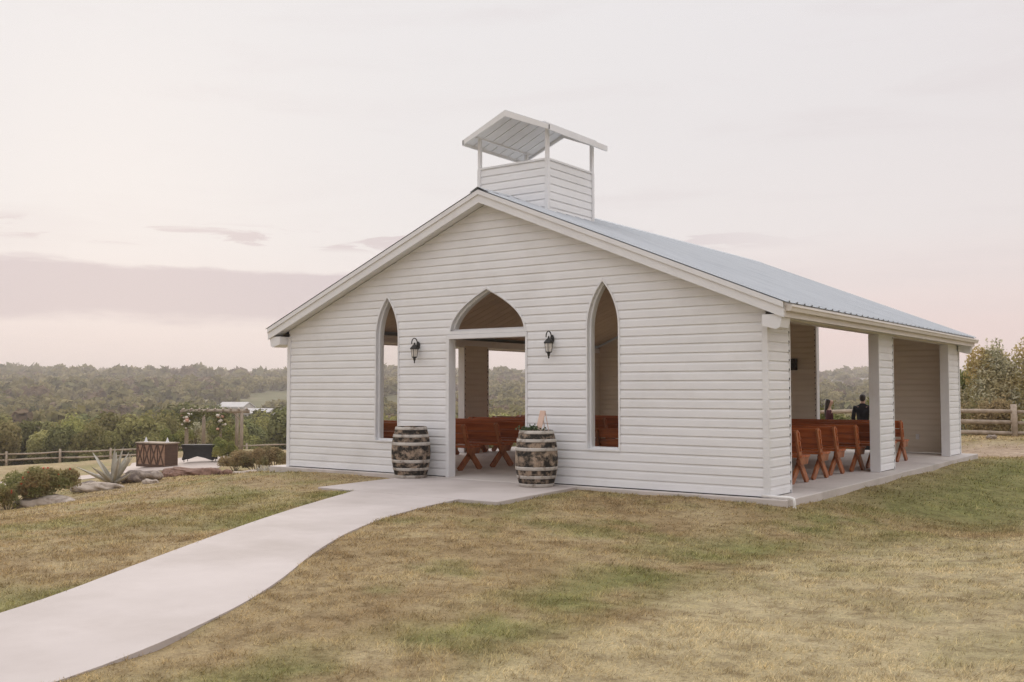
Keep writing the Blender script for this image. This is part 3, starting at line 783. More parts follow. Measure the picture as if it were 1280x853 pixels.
# ------------------------------------------------------------------ benches
BL = 3.30
def make_bench():
    t = thing('pew_bench', 'x', 'bench', (0,0,0))
    # local: x along the bench (centred), y 0 rear foot .. .70 front foot, faces +y
    m = MB(); m.box((-BL/2,.20,.425),(BL/2,.385,.465)); m.box((-BL/2,.40,.425),(BL/2,.62,.465)); m.build('seat', MT['cedar'], t, bevel=.008)
    lean = lambda z: .20-(z-.465)*.27
    m = MB()
    for z0, z1 in ((.53,.70),(.715,.88)):
        y0, y1 = lean(z0), lean(z1); r = .06
        # plank with rounded top corners, leaning back
        hh = BL/2
        poly = [(-hh,0),(hh,0),(hh,1-.25),(hh-.02,1-.08),(hh-.06,1),(-hh+.06,1),(-hh+.02,1-.08),(-hh,1-.25)] if z1 > .8 else [(-hh,0),(hh,0),(hh,1),(-hh,1)]
        nn = len(poly); vs = []
        for dy in (0, .038):
            for x, q in poly: vs.append((x, y0+(y1-y0)*q+dy, z0+(z1-z0)*q))
        fs = [tuple(range(nn)), tuple(range(2*nn-1, nn-1, -1))]+[(i, (i+1)%nn, (i+1)%nn+nn, i+nn) for i in range(nn)]
        m.add(vs, fs)
    m.build('backrest', MT['cedar'], t, bevel=.006)
    for sx in (-1, 1):
        x = sx*(BL/2-.10)
        m = MB(); m.bar((x-.022,.05,.002),(x-.022,.53,.424),.042,.115,(0,-.7,.7)); m.build('leg', MT['cedarleg'], t)
        m = MB(); m.bar((x+.022,.66,.002),(x+.022,.26,.424),.042,.115,(0,.7,.7)); m.build('leg', MT['cedarleg'], t)
        m = MB(); m.prism([(.17,.424),(.60,.424),(.54,.31),(.25,.31)], 'x', x+.044, x+.082); m.build('brace', MT['cedarleg'], t)
        m = MB(); m.bar((x+.06,.272,.335),(x+.06,.062,.87),.04,.10,(0,-1,0)); m.build('back_post', MT['cedarleg'], t)
    return t
bench0 = make_bench(); used = False
ORD = ['first', 'second', 'third', 'fourth', 'fifth', 'sixth', 'seventh', 'eighth']
for side, x in (('left', 2.00), ('right', 8.07)):
    for k in range(8):
        o = bench0 if not used else copy_tree(bench0); used = True
        o.location = (x+rnd.uniform(-.04,.04), 1.08+1.035*k+rnd.uniform(-.04,.04), .001); o.rotation_euler = (0,0,R(rnd.uniform(-.8,.8)))
        place = 'nearest the entrance' if k == 0 else ('closest to the far wall' if k == 7 else 'from the entrance')
        nm = f'{ORD[k]} row {place}' if 0 < k < 7 else f'row {place}'
        tag(o, f'red-brown cedar bench {side} of the aisle, {nm}', 'bench', 'cedar benches in rows inside the chapel')

# black speaker on the back panel
sp = thing('wall_speaker', 'small black loudspeaker high on the inner back wall', 'speaker', (6.10,L-TH-.02,2.05))
m = MB(); m.box((-.10,-.19,0),(.10,-.03,.30)); m.build('cabinet', MT['black'], sp, bevel=.01)
m = MB(); m.box((-.03,-.03,.1),(.03,.003,.2)); m.build('bracket', MT['black'], sp)
m = MB(); m.lathe([(.07,0),(.06,.006),(.0,-.002)], 16); g = m.build('grille', MT['blackcloth'], sp); g.rotation_euler = (R(90),0,0); g.location = (0,-.192,.12)
# drain pipe stub at the corner of the slab
pp = thing('drain_pipe', 'short white plastic pipe elbow at the front right slab corner', 'pipe', (10.36,-.02,0))
m = MB(); m.tube([(-.34,-.062,.035),(-.05,-.06,.03),(.08,-.06,.03),(.125,-.06,.015),(.135,-.06,-.03),(.135,-.06,-.16)], .022, 10); m.build('pipe_bend', MT['pvc'], pp, True)
m = MB(); m.tube([(.135,-.06,-.10),(.135,-.06,-.17)], .027, 10); m.build('collar', MT['pvc'], pp, True)

# ------------------------------------------------------------------ people
def skin_mesh(name, verts, edges, radii, mat, parent, sub=2):
    me = bpy.data.meshes.new(name); me.from_pydata(verts, edges, [])
    o = bpy.data.objects.new(name, me); COL.objects.link(o)
    o.modifiers.new('skin', 'SKIN'); s = o.modifiers.new('sub', 'SUBSURF'); s.levels = sub; s.render_levels = sub
    if not me.skin_vertices: 
        bpy.context.view_layer.objects.active = o
    for i, r in enumerate(radii):
        r = r if hasattr(r, '__len__') else (r, r)
        me.skin_vertices[0].data[i].radius = r
        me.skin_vertices[0].data[i].use_root = (i == 0)
    dg = bpy.context.evaluated_depsgraph_get(); ev = o.evaluated_get(dg)
    nm = bpy.data.meshes.new_from_object(ev); nm.name = name
    bpy.data.objects.remove(o); nm.materials.clear(); nm.materials.append(mat)
    nm.polygons.foreach_set('use_smooth', [True]*len(nm.polygons))
    q = bpy.data.objects.new(name, nm); COL.objects.link(q); q.parent = parent; return q
def chain(S, pts, rads, root=None):
    """S=(verts,edges,radii): add a chain, optionally joined to an existing vertex"""
    prev = root; ids = []
    for p, r in zip(pts, rads):
        S[0].append(p); S[2].append(r); i = len(S[0])-1
        if prev is not None: S[1].append((prev, i))
        prev = i; ids.append(i)
    return ids
def hand(S, wrist, d, side):
    """palm and five fingers from wrist vertex index along d"""
    p = Vector(S[0][wrist]); d = Vector(d).normalized(); w = Vector(side).normalized()
    pal, = chain(S, [tuple(p+d*.06)], [(.030,.016)], wrist)
    base = p+d*.085
    for k, (o, ln) in enumerate(((-.027,.06),(-.009,.075),(.009,.07),(.027,.055))):
        b = base+w*o
        chain(S, [tuple(b), tuple(b+d*ln*.55+Vector((0,.006,0))), tuple(b+d*ln+Vector((0,.016,0)))], [.009,.0085,.007], pal)
    t = p+d*.03-w*.03
    chain(S, [tuple(t), tuple(t+d*.035-w*.018)], [.011,.008], wrist)
def on_line(px, y):
    d = FW*FPX+RT*(px-640); k = (y-CY)/d[1]; return CX+d[0]*k, y
MANP = on_line(1077, 13.35); WOMP = on_line(1035, 13.25)
def make_man(x, y, z, rz):
    t = thing('person', 'man in a black suit seen from behind beyond the far opening', 'person', (x,y,z), rz)
    S = ([],[],[])
    sp_ = chain(S, [(0,0,.93),(0,-.01,1.10),(0,.0,1.28),(0,-.01,1.42),(0,.0,1.50),(0,.015,1.555)], [(.13,.10),(.125,.095),(.15,.11),(.11,.08),(.055,.055),(.056,.06)])
    chain(S, [(0,.02,1.62),(0,.02,1.705)], [(.075,.092),(.06,.075)], sp_[-1])
    for s in (-1,1):
        chain(S, [(s*.09,0,.84),(s*.10,.01,.50),(s*.105,-.02,.10),(s*.11,.0,.045),(s*.12,.13,.03)], [.085,.058,.042,.04,.034], sp_[0])
        a = chain(S, [(s*.17,0,1.40),(s*.235,-.01,1.13),(s*.225,.06,.90)], [.058,.043,.031], sp_[3]); hand(S, a[-1], (0,.12,-1), (0,1,0))
    skin_mesh('body', *S, MT['skin'], t)
    S = ([],[],[])
    j = chain(S, [(0,0,.86),(0,0,1.10),(0,.0,1.28),(0,-.01,1.41),(0,-.005,1.475),(0,0,1.535)], [(.17,.13),(.16,.12),(.185,.135),(.165,.105),(.10,.078),(.068,.068)])
    for s in (-1,1): chain(S, [(s*.19,0,1.415),(s*.25,-.01,1.13),(s*.228,.055,.915)], [.074,.058,.046], j[3])
    skin_mesh('jacket', *S, MT['suit'], t)
    S = ([],[],[]); j = chain(S, [(0,0,.90)], [(.145,.115)])
    for s in (-1,1): chain(S, [(s*.09,0,.80),(s*.10,.01,.50),(s*.105,-.01,.07)], [.098,.075,.062], j[0])
    skin_mesh('trousers', *S, MT['suit'], t)
    for s in (-1,1):
        m = MB(); m.box((s*.11-.045,-.08,0),(s*.11+.045,.20,.075)); m.build('shoe', MT['black'], t, bevel=.02)
    S = ([],[],[]); chain(S, [(0,-.045,1.565),(0,-.035,1.64),(0,-.015,1.70),(0,.015,1.745)], [(.062,.05),(.086,.075),(.09,.098),(.07,.08)]); skin_mesh('hair', *S, MT['hair'], t)
    return t
def make_woman(x, y, z, rz):
    t = thing('person', 'long-haired woman in a dark wine dress standing beyond the far opening', 'person', (x,y,z), rz)
    S = ([],[],[])
    sp_ = chain(S, [(0,0,.90),(0,.0,1.06),(0,.01,1.22),(0,-.0,1.34),(0,.0,1.42),(0,.015,1.49)], [(.13,.10),(.095,.08),(.115,.095),(.09,.07),(.044,.044),(.048,.05)])
    h = chain(S, [(0,.03,1.565),(0,.025,1.64)], [(.066,.085),(.055,.07)], sp_[-1])
    chain(S, [(0,.115,1.555)], [.012], h[0])      # nose
    for s in (-1,1):
        chain(S, [(s*.08,0,.80),(s*.085,.01,.46),(s*.085,-.02,.09),(s*.085,.0,.04),(s*.09,.11,.025)], [.08,.052,.036,.034,.028], sp_[0])
        if s < 0: a = chain(S, [(s*.145,0,1.33),(s*.20,-.03,1.08),(s*.10,.18,1.0)], [.046,.036,.027], sp_[3]); hand(S, a[-1], (.6,.6,.1), (0,0,1))
        else: a = chain(S, [(s*.145,0,1.33),(s*.20,-.02,1.07),(s*.17,.16,.92)], [.046,.036,.027], sp_[3]); hand(S, a[-1], (-.1,.6,-.6), (1,0,0))
    skin_mesh('body', *S, MT['skin'], t)
    S = ([],[],[])
    chain(S, [(0,0,.12),(0,0,.5),(0,0,.86),(0,0,1.06),(0,.01,1.22),(0,0,1.32)], [(.27,.25),(.22,.20),(.17,.14),(.12,.105),(.145,.12),(.125,.09)]); 
    j = chain(S, [(0,0,1.335)], [(.105,.078)], 5)
    for s in (-1,1): chain(S, [(s*.15,0,1.34),(s*.20,-.03,1.08),(s*.15,.09,1.0)], [.07,.058,.05], j[0])
    skin_mesh('dress', *S, MT['dress'], t)
    S = ([],[],[]); chain(S, [(0,.0,1.655),(0,-.035,1.58),(0,-.06,1.45),(0,-.085,1.28),(0,-.085,1.15)], [(.075,.085),(.092,.085),(.105,.06),(.10,.05),(.06,.03)]); skin_mesh('hair', *S, MT['hair'], t)
    return t
mx, my = MANP; make_man(mx, my, gz(mx,my)-.004, R(8))
wx, wy = WOMP; make_woman(wx, wy, gz(wx,wy)-.004, R(-75))



# ------------------------------------------------------------------ terrace garden on the left
def place(px, depth):
    x, y = at(px, depth); return x, y, gz(x, y)
def rock(name, label, px, depth, sx, sy, sz, mat, rz=0, seed=0, group=None, cat='rock', sink=.25):
    x, y, z = place(px, depth)
    bm = bmesh.new(); bmesh.ops.create_icosphere(bm, subdivisions=4, radius=1)
    for v in bm.verts:
        c = v.co; k = 1+.75*(float(fbm(c.x*1.9+seed*7+c.z, c.y*1.9+seed*3-c.z*.7, 5))-.5)*1.6
        v.co = c*k; v.co.z = max(min(v.co.z, .62+.16*math.sin(v.co.x*4+seed)+.1*math.sin(v.co.y*6+seed*2)), -.6)
        v.co.x *= sx; v.co.y *= sy; v.co.z *= sz
    me = bpy.data.meshes.new(name); bm.to_mesh(me); bm.free(); me.materials.append(mat)
    me.polygons.foreach_set('use_smooth', [True]*len(me.polygons))
    o = bpy.data.objects.new(name, me); COL.objects.link(o); o.location = (x, y, z+sz*(.6-sink)); o.rotation_euler = (0,0,rz)
    return tag(o, label, cat, group)
VA = -YAW   # turns local x across the view
rock('limestone_rock', 'long flat pale limestone slab edging the lawn beside the flowering bush', 66, 28.3, .80, .45, .24, MT['rock'], VA, 1, 'stones edging the terrace')
rock('limestone_rock', 'low pale stone in front of the agave', 128, 31.2, .75, .4, .20, MT['rock'], VA+.2, 2, 'stones edging the terrace')
rock('limestone_rock', 'big rugged grey-brown boulder right of the agave', 178, 33.0, .62, .5, .34, MT['darkrock'], VA+.1, 3, 'stones edging the terrace')
rock('limestone_rock', 'small pale stone at the right foot of the boulder', 192, 32.0, .26, .2, .13, MT['rock'], VA, 4, 'stones edging the terrace')
rock('limestone_rock', 'dark stone under the left leaves of the agave', 118, 31.6, .5, .3, .22, MT['darkrock'], VA-.3, 9, 'stones edging the terrace')
rock('mulch_mound', 'low red-brown mulch mound in front of the black table', 243, 36.5, 1.0, .6, .24, MT['redrock'], VA, 5, None, 'mound')
rock('limestone_rock', 'small red-brown stone left of the mulch mound', 217, 36.0, .30, .25, .16, MT['redrock'], VA, 6, 'stones edging the terrace')
rock('limestone_rock', 'small rounded stone right of the mulch mound', 284, 36.2, .24, .2, .16, MT['redrock'], VA, 7, 'stones edging the terrace')
rock('limestone_rock', 'low pale stone by the brown shrubs near the slab', 316, 34.0, .5, .3, .16, MT['rock'], VA, 8, 'stones edging the terrace')
rock('field_stone', 'small brown stone lying on the bare dirt before the right fence', 1237, 33.0, .16, .12, .11, MT['darkrock'], 0, 11, None)

def shrub(name, label, cat, x, y, sx, sy, h, n, leaf, mat, group=None, seed=0, flowers=None, lobes=9, z0=None, spiky=0, twigs=7):
    r = np.random.default_rng(100+seed)
    t = thing(name, label, cat, (x, y, gz(x,y)-.02 if z0 is None else z0), 0, group)
    lc = np.stack([r.normal(0,.42,lobes), r.normal(0,.42,lobes), r.uniform(.25,.72,lobes)], 1); lc[:,:2] = np.clip(lc[:,:2], -.75, .75)
    lr = r.uniform(.24,.42,lobes); lr = np.minimum(lr, 1.02-np.abs(lc[:,2]))
    k = r.integers(0, lobes, n); d = r.normal(size=(n,3)); d /= np.linalg.norm(d,axis=1,keepdims=True); d[:,2] = np.where(d[:,2] < -.3, -d[:,2], d[:,2])
    rad = lr[k]*r.beta(4,1.4,n)*1.08
    P = lc[k]+d*rad[:,None]
    P[:,2] = np.abs(P[:,2]); C = P*np.array([sx,sy,h])
    shoots = []
    if spiky:      # leafy shoots standing out of the top
        q = np.where(P[:,2] > .55)[0]; q = r.choice(q, int(spiky*170))
        for i in q:
            a = C[i]; dr = np.array([r.normal(0,.35), r.normal(0,.35), 1.0])*r.uniform(.3,.75)*min(1, h/3.5); b = a+dr
            shoots.append((a-dr*.5, b)); k_ = 16; tt = r.uniform(0,1,k_)[:,None]
            C = np.concatenate([C, a+dr*tt+r.normal(0,.035,(k_,3))]); d = np.concatenate([d, r.normal(size=(k_,3))])
        n = len(C)
    V, F = leaf_quads(C, d+r.normal(0,.6,d.shape), leaf*r.uniform(.6,1.3,n), .45, r)
    mesh_np('foliage', V, F, mat, t)
    m = MB()
    for i in range(twigs):
        e = Vector(lc[i % lobes]*np.array([sx,sy,h])); m.tube([(e.x*.1,e.y*.1,-.05), tuple(e*.5+Vector((0,0,.05*h))), tuple(e+Vector((0,0,.12*h)))], [.022*h**.5,.014*h**.5,.005], 5)
    for a, b in shoots: m.tube([tuple(a), tuple(b)], [.008,.003], 4, cap=False)
    m.build('stem', MT['bark'], t)
    if flowers:
        fm, nf, fs, only = flowers
        q = r.choice(np.where((P[:,2] > .45) & (d[:,1] < .3))[0], nf)
        for j in q:
            Cc = C[j]+d[j]*.03+r.normal(0, fs*.4, (7,3))
            V, F = leaf_quads(Cc, r.normal(size=Cc.shape)+[0,-.5,.5], fs, .8, r); mesh_np('flower', V, F, fm, t)
    return t
x, y = at(57, 28.9); shrub('flowering_shrub', 'rounded green bush with red flowers at the edge of the lawn', 'shrub', x, y, 1.12, .9, 1.15, 11000, .045, MT['L_shrub'], None, 1, (MT['redpetal'], 26, .028, 0))
x, y = at(14, 28.0); shrub('flowering_shrub', 'low darker bush left of the red-flowered bush', 'shrub', x, y, .75, .65, .8, 7000, .034, MT['L_shrub'], None, 2, (MT['redpetal'], 4, .022, 0))
for i, (px, dp, sx, h, mt, lb) in enumerate(((296,40,.9,.85,'L_dry','low brown bush beside the pergola legs'),(322,39,1.0,.92,'L_dry','broad brown-green shrub left of the chapel slab'),(346,38.5,.9,1.0,'L_dry','brown-green shrub touching the left corner of the chapel'),(281,46,.5,1.15,'L_green','green bush between the pergola posts'))):
    x, y = at(px, dp); shrub('garden_shrub', lb, 'shrub', x, y, sx, .8, h, 8000, .04, MT[mt], 'garden shrubs by the pergola', 20+i)
for i, (px, dp, s, h, mt, lb) in enumerate(((247,62,1.0,1.9,'L_silver','pale rounded shrub behind the pergola seat'),(222,60,.9,1.4,'L_green','bright green shrub behind the wooden bar'),(290,63,1.1,1.7,'L_green','leafy green shrub right behind the pergola'))):
    x, y = at(px, dp); shrub('garden_shrub', lb, 'shrub', x, y, s, s, h, 3000, .07, MT[mt], 'garden shrubs by the pergola', 30+i)

# agave
ax, ay, az = place(145, 32.6)
ag = thing('agave_plant', 'large grey-green agave with long pointed leaves among the stones', 'agave', (ax, ay, az))
def agave_leaf(azm, lift, ln, wd, curl):
    m = MB(); nseg = 9; d = Vector((math.cos(azm), math.sin(azm), 0)); s = Vector((-math.sin(azm), math.cos(azm), 0)); p = Vector((0,0,.02)); el = lift
    rows = []
    for i in range(nseg+1):
        t = i/nseg; w = wd*(.55+.9*t if t < .35 else (.865+.2*(t-.35))*(1-((t-.35)/.65)**1.7)+.0) 
        up = (d*-math.sin(el)+Vector((0,0,1))*math.cos(el))
        w *= 1.45; rows.append([p-s*w/2+up*w*.28, p, p+s*w/2+up*w*.28, p-up*(.045*(1-t)+.004)])
        p = p+(d*math.cos(el)+Vector((0,0,1))*math.sin(el))*ln/nseg; el += curl/nseg
    vs = [q for r_ in rows for q in r_]; fs = []
    for i in range(nseg):
        a = i*4; b = a+4
        fs += [(a,a+1,b+1,b),(a+1,a+2,b+2,b+1),(a+2,a+3,b+3,b+2),(a+3,a,b,b+3)]
    m.add(vs, fs); return m
for k, (azm, lift, ln, wd, curl) in enumerate(((.65,72,1.25,.17,.15),(2.4,62,1.1,.16,.2),(.25,45,1.25,.19,.35),(3.4,42,1.35,.19,.25),(3.9,22,1.3,.19,.15),(5.9,38,1.2,.18,.4),(.9,52,1.1,.17,.2),(4.7,35,1.0,.18,.1),(5.3,20,1.0,.17,.3),(2.9,22,1.1,.17,.1),(.1,14,1.0,.17,.4),(1.6,58,1.15,.17,.1),(4.3,58,.95,.16,.1),(1.9,85,1.2,.14,.1))):
    agave_leaf(azm, R(lift), ln, wd, curl).build('leaf', MT['agave'], ag, True)
# small agaves by the slab
for i, (px, dp) in enumerate(((329,33.5),(336,33))):
    x, y, z = place(px, dp); a = thing('small_agave', 'tiny pale agave beside the chapel slab', 'agave', (x,y,z), i*1.1, 'tiny agaves beside the slab')
    for k in range(7): agave_leaf(k*.9+i, R(70-12*(k % 3)), .36, .07, .1).build('leaf', MT['agave'], a, True)

# terrace paving and the garden path
def draped(name, quad, mat, lift, nx=12, ny=5, edge=.25):
    """a paving sheet over the ground with a real thickness; quad: near-left, near-right, far-right, far-left"""
    P = [np.array(at(px, d)) for px, d in quad]; m = MB(); vs = []
    for j in range(ny+1):
        for i in range(nx+1):
            u, v = i/nx, j/ny; p = (P[0]*(1-u)+P[1]*u)*(1-v)+(P[3]*(1-u)+P[2]*u)*v; vs.append((p[0],p[1],gz(p[0],p[1])+lift))
    n0 = len(vs); vs += [(a,b,c-edge) for a,b,c in vs[:n0]]; fs = []
    I = lambda i, j: j*(nx+1)+i
    for j in range(ny):
        for i in range(nx): fs.append((I(i,j),I(i+1,j),I(i+1,j+1),I(i,j+1)))
    for i in range(nx):
        for j in (0, ny): fs.append((I(i,j),I(i+1,j),I(i+1,j)+n0,I(i,j)+n0))
    for j in range(ny):
        for i in (0, nx): fs.append((I(i,j),I(i,j+1),I(i,j+1)+n0,I(i,j)+n0))
    m.add(vs, fs); o = m.build(name, mat); return tag(o, kind='structure')
draped('terrace', ((150,42.5),(275,42.5),(300,52),(168,54)), MT['terrace'], .03)
draped('garden_path', ((-420,32.5),(152,41.5),(152,44.0),(-420,35.0)), MT['terrace'], .025, 30, 2)

# wooden bar
bx, by, bz = place(199, 45.0); bz += .03
bar = thing('wooden_bar', 'dark wooden bar counter with crossed front panels on the terrace', 'bar counter', (bx, by, bz), VA*1.0-.5)
bw, bd, bh = 1.72, .78, 1.08
m = MB(); m.box((-bw/2,-bd/2,.06),(bw/2,bd/2,bh-.05)); m.build('cabinet', MT['brownpanel'], bar)
m = MB(); m.box((-bw/2-.06,-bd/2-.06,bh-.05),(bw/2+.06,bd/2+.06,bh)); m.build('counter_top', MT['log'], bar, bevel=.008)
m = MB(); m.box((-bw/2-.015,-bd/2-.015,0),(bw/2+.015,bd/2+.015,.07)); m.build('plinth', MT['brownwood'], bar)
yf_ = -bd/2-.012; npn = 4; pw = bw/npn
for k in range(npn):
    x0 = -bw/2+k*pw; m = MB()
    for a, b in (((x0+.03,.10),(x0+pw-.03,bh-.09)),((x0+.03,bh-.09),(x0+pw-.03,.10))): m.bar((a[0],yf_,a[1]),(b[0],yf_-(0.004 if a[1] < .5 else 0),b[1]),.022,.055,(1,0,0))
    m.box((x0-.0,yf_-.014,.07),(x0+.045,yf_+.012,bh-.05)); m.box((x0+.05,yf_-.012,bh-.11),(x0+pw-.005,yf_+.012,bh-.055)); m.box((x0+.05,yf_-.012,.072),(x0+pw-.005,yf_+.012,.12))
    m.build('crossed_panel', MT['brownwood'], bar)
m = MB(); m.box((bw/2+.002,-bd/2+.03,.09),(bw/2+.014,bd/2-.03,bh-.08)); m.build('end_panel', MT['brownwood'], bar)
ca, sa = math.cos(bar.rotation_euler[2]), math.sin(bar.rotation_euler[2])
for i, (lx, lb) in enumerate(((-.72,'folded white napkin cone standing on the left end of the bar'),(.62,'folded white napkin cone standing on the right end of the bar'))):
    nk = thing('napkin_cone', lb, 'napkin', (bx+lx*ca, by+lx*sa, bz+bh), 0, 'napkins on the bar')
    m = MB(); m.lathe([(.07,0),(.06,.05),(.04,.13),(.012,.21),(0,.22)], 9); m.build('cloth', MT['trim'], nk)
    m = MB(); m.lathe([(.095,0),(.09,.02),(0,.02)], 12); m.build('base_fold', MT['trim'], nk)

# table with a black stretch cover
tx, ty, tz = place(252, 46.2); tz += .03
tb = thing('covered_table', 'table under a black stretch cover standing before the pergola', 'table', (tx, ty, tz), VA)
m = MB(); tw, td, th = .80, .38, .78
vs = []; fs = []; ring = []
per = []
for k in range(64):
    a = 2*PI*k/64; c, s = math.cos(a), math.sin(a); e = .35
    per.append((math.copysign(abs(c)**e, c), math.copysign(abs(s)**e, s)))
nz = 7
for j in range(nz+1):
    t = j/nz
    for k, (u, v) in enumerate(per):
        sq = 1-.10*math.sin(PI*min(1,t*1.0))*.9-.05*t
        corner = abs(u*v)**1.5; low = .02+.30*(1-corner)**1.0*(1 if t >= 1 else t)
        z = th*(1-t)+t*low*.85
        vs.append((u*tw*sq, v*td*sq, z))
for j in range(nz):
    for k in range(64): fs.append((j*64+k, j*64+(k+1)%64, (j+1)*64+(k+1)%64, (j+1)*64+k))
fs.append(tuple(range(64)))
m.add(vs, fs); m.build('cover', MT['blackcloth'], tb)
m = MB(); m.prism([(u*tw*1.0, v*td*1.0) for u, v in per], 'z', th-.015, th+.012); m.build('table_top', MT['blackcloth'], tb, bevel=.006)
for sx in (-1,1):
    for sy in (-1,1):
        m = MB(); m.tube([(sx*(tw-.16),sy*(td-.12),0),(sx*(tw-.14),sy*(td-.10),th-.02)], .016, 6); m.build('leg', MT['black'], tb)

# pergola with flowers
PGR = VA+.29; pgx, pgy, pgz = place(270, 58.0); pgz -= .03
pg = thing('pergola', 'weathered log pergola with cross beams at the end of the terrace', 'pergola', (pgx, pgy, pgz), PGR)
pw_, pd_, ph_ = 3.0, 2.2, 2.34
posts = [(-pw_/2-.02,-pd_/2),(pw_/2-.05,-pd_/2),(-.62,pd_/2),(1.25,pd_/2),(.32,-pd_/2+.3)]
for (px_, py_) in posts[:4]:
    m = MB(); m.tube([(px_,py_,-.3),(px_+.01,py_,1.1),(px_,py_+.01,ph_-.12)], [.115,.105,.10], 9); m.build('post', MT['log'], pg, True)
m = MB(); m.tube([(.32,-1.2,-.3),(.33,-1.2,1.05)], [.075,.07], 9); m.build('short_post', MT['log'], pg, True)
m = MB(); m.tube([(.31,-1.27,-.3),(.32,-1.27,ph_-.12)], .07, 9); m.build('post', MT['log'], pg, True)
for py_ in (-pd_/2, pd_/2):
    m = MB(); m.tube([(-pw_/2-.38,py_,ph_-.08),(0,py_+.02,ph_-.06),(pw_/2+.40,py_,ph_-.08)], .10, 9); m.build('beam', MT['log'], pg, True)
for k in range(9):
    xx = -pw_/2-.25+k*(pw_+.5)/8; m = MB(); m.tube([(xx,-pd_/2-.35,ph_+.055),(xx+.02,pd_/2+.35,ph_+.055)], .05, 7); m.build('rafter', MT['log'], pg, True)
for s, px_ in ((1,-pw_/2),(-1,pw_/2-.05),(1,.31),(-1,.31)):
    m = MB(); m.tube([(px_,-pd_/2-(.0 if abs(px_) > .5 else -.05),ph_-.62),(px_+s*.45,-pd_/2,ph_-.14)], .045, 7); m.build('brace', MT['log'], pg, True)
Rz = Matrix.Rotation(PGR, 3, 'Z')
def flowers(label, lx, ly, top, hgt, wid, seed):
    r = np.random.default_rng(seed); w = Rz@Vector((lx, ly, 0))
    t = thing('flower_arrangement', label, 'flowers', (pgx+w.x, pgy+w.y, pgz+top), PGR, 'flower arrangements on the pergola')
    n = 1100; C = np.stack([r.normal(0,wid*.95,n), r.normal(-.08,.09,n), -np.abs(r.normal(0,hgt*.5,n))+.08], 1)
    V, F = leaf_quads(C, r.normal(size=C.shape), r.uniform(.05,.10,n), .5, r); mesh_np('foliage', V, F, MT['L_cedar'], t)
    for mt, k, nm in (('petal',10,'white_bloom'),('blush',5,'blush_bloom')):
        for _ in range(k):
            m = MB(); c = (r.normal(0,wid*.75), -.15-abs(r.normal(0,.05)), -abs(r.normal(0,hgt*.45))+.02); q = r.uniform(.06,.12)
            m.lathe([(0,-q*.7),(q*.7,-q*.5),(q,0),(q*.8,q*.5),(q*.4,q*.75),(q*.2,q*.45),(0,q*.5)], 8, c); m.build(nm, MT[mt], t, True)
flowers('white and blush flowers hanging at the left front corner of the pergola', -pw_/2+.02, -pd_/2-.08, ph_-.22, .75, .22, 5)
flowers('white and blush flowers hanging on the middle post of the pergola', .30, -pd_/2-.12, ph_-.25, .95, .16, 6)
r = np.random.default_rng(3); n = 700
vine = thing('beam_garland', 'leafy garland trailing along the front beam of the pergola', 'garland', (pgx,pgy,pgz+ph_))
C = np.stack([-1.7+2.6*r.beta(1,1.5,n), -pd_/2+r.normal(-.07,.07,n), r.normal(-.20,.09,n)], 1); vine.rotation_euler = (0,0,PGR)
V, F = leaf_quads(C, r.normal(size=C.shape), r.uniform(.04,.09,n), .5, r); mesh_np('leaves', V, F, MT['L_cedar'], vine)
m = MB(); m.tube([(-1.6,-pd_/2-.11,-.14),(-.4,-pd_/2-.12,-.22),(.8,-pd_/2-.11,-.16)], .012, 5); m.build('stem', MT['bark'], vine)

# split-rail fences
def fence(label, line, heights, postH, step, rr_):
    P = np.array([at(px, d) for px, d in line]); s = np.concatenate([[0], np.cumsum(np.hypot(*np.diff(P, axis=0).T))])
    nP = int(s[-1]/step)+1; t_ = np.linspace(0, s[-1], nP); xs = np.interp(t_, s, P[:,0]); ys = np.interp(t_, s, P[:,1])
    t = thing('split_rail_fence', label, 'fence', (xs[0], ys[0], gz(xs[0], ys[0]))); o = np.array(t.location)
    zs = [gz(a, b) for a, b in zip(xs, ys)]
    for i in range(nP):
        q = np.array([xs[i], ys[i], zs[i]])-o; m = MB(); h = postH*rnd.uniform(.95,1.06); a = rnd.uniform(-.02,.02)
        m.tube([tuple(q+[0,0,-.3]), tuple(q+[a,a,h*.5]), tuple(q+[a*2,0,h])], [rr_*1.45,rr_*1.4,rr_*1.3], 8); m.build('post', MT['rail'], t, True)
        if i < nP-1:
            q2 = np.array([xs[i+1], ys[i+1], zs[i+1]])-o
            for h in heights:
                m = MB(); c = (q+q2)/2; b1_, b2_ = rnd.uniform(-.03,.03), rnd.uniform(-.05,.03)
                m.tube([tuple(q+[0,0,h+b1_]), tuple(q*.7+q2*.3+[0,0,h+b2_*.6]), tuple(q*.35+q2*.65+[0,0,h+b2_]), tuple(q2+[0,0,h+rnd.uniform(-.03,.03)])], [rr_*.8,rr_*1.05,rr_,rr_*.75], 7)
                m.build('rail', MT['rail'], t, True)
    return t
fence('grey two-rail timber fence behind the terrace and the pergola', ((-130,66),(8,70),(124,72),(322,79),(520,86),(700,88)), (.42,.84), 1.02, 3.25, .062)
fence('weathered three-rail timber fence across the dirt behind the chapel on the right', ((1408,34.3),(1281,34.9),(1120,35.8),(1000,37.5),(890,39.7)), (.16,.53,.94), 1.20, 2.9, .075)

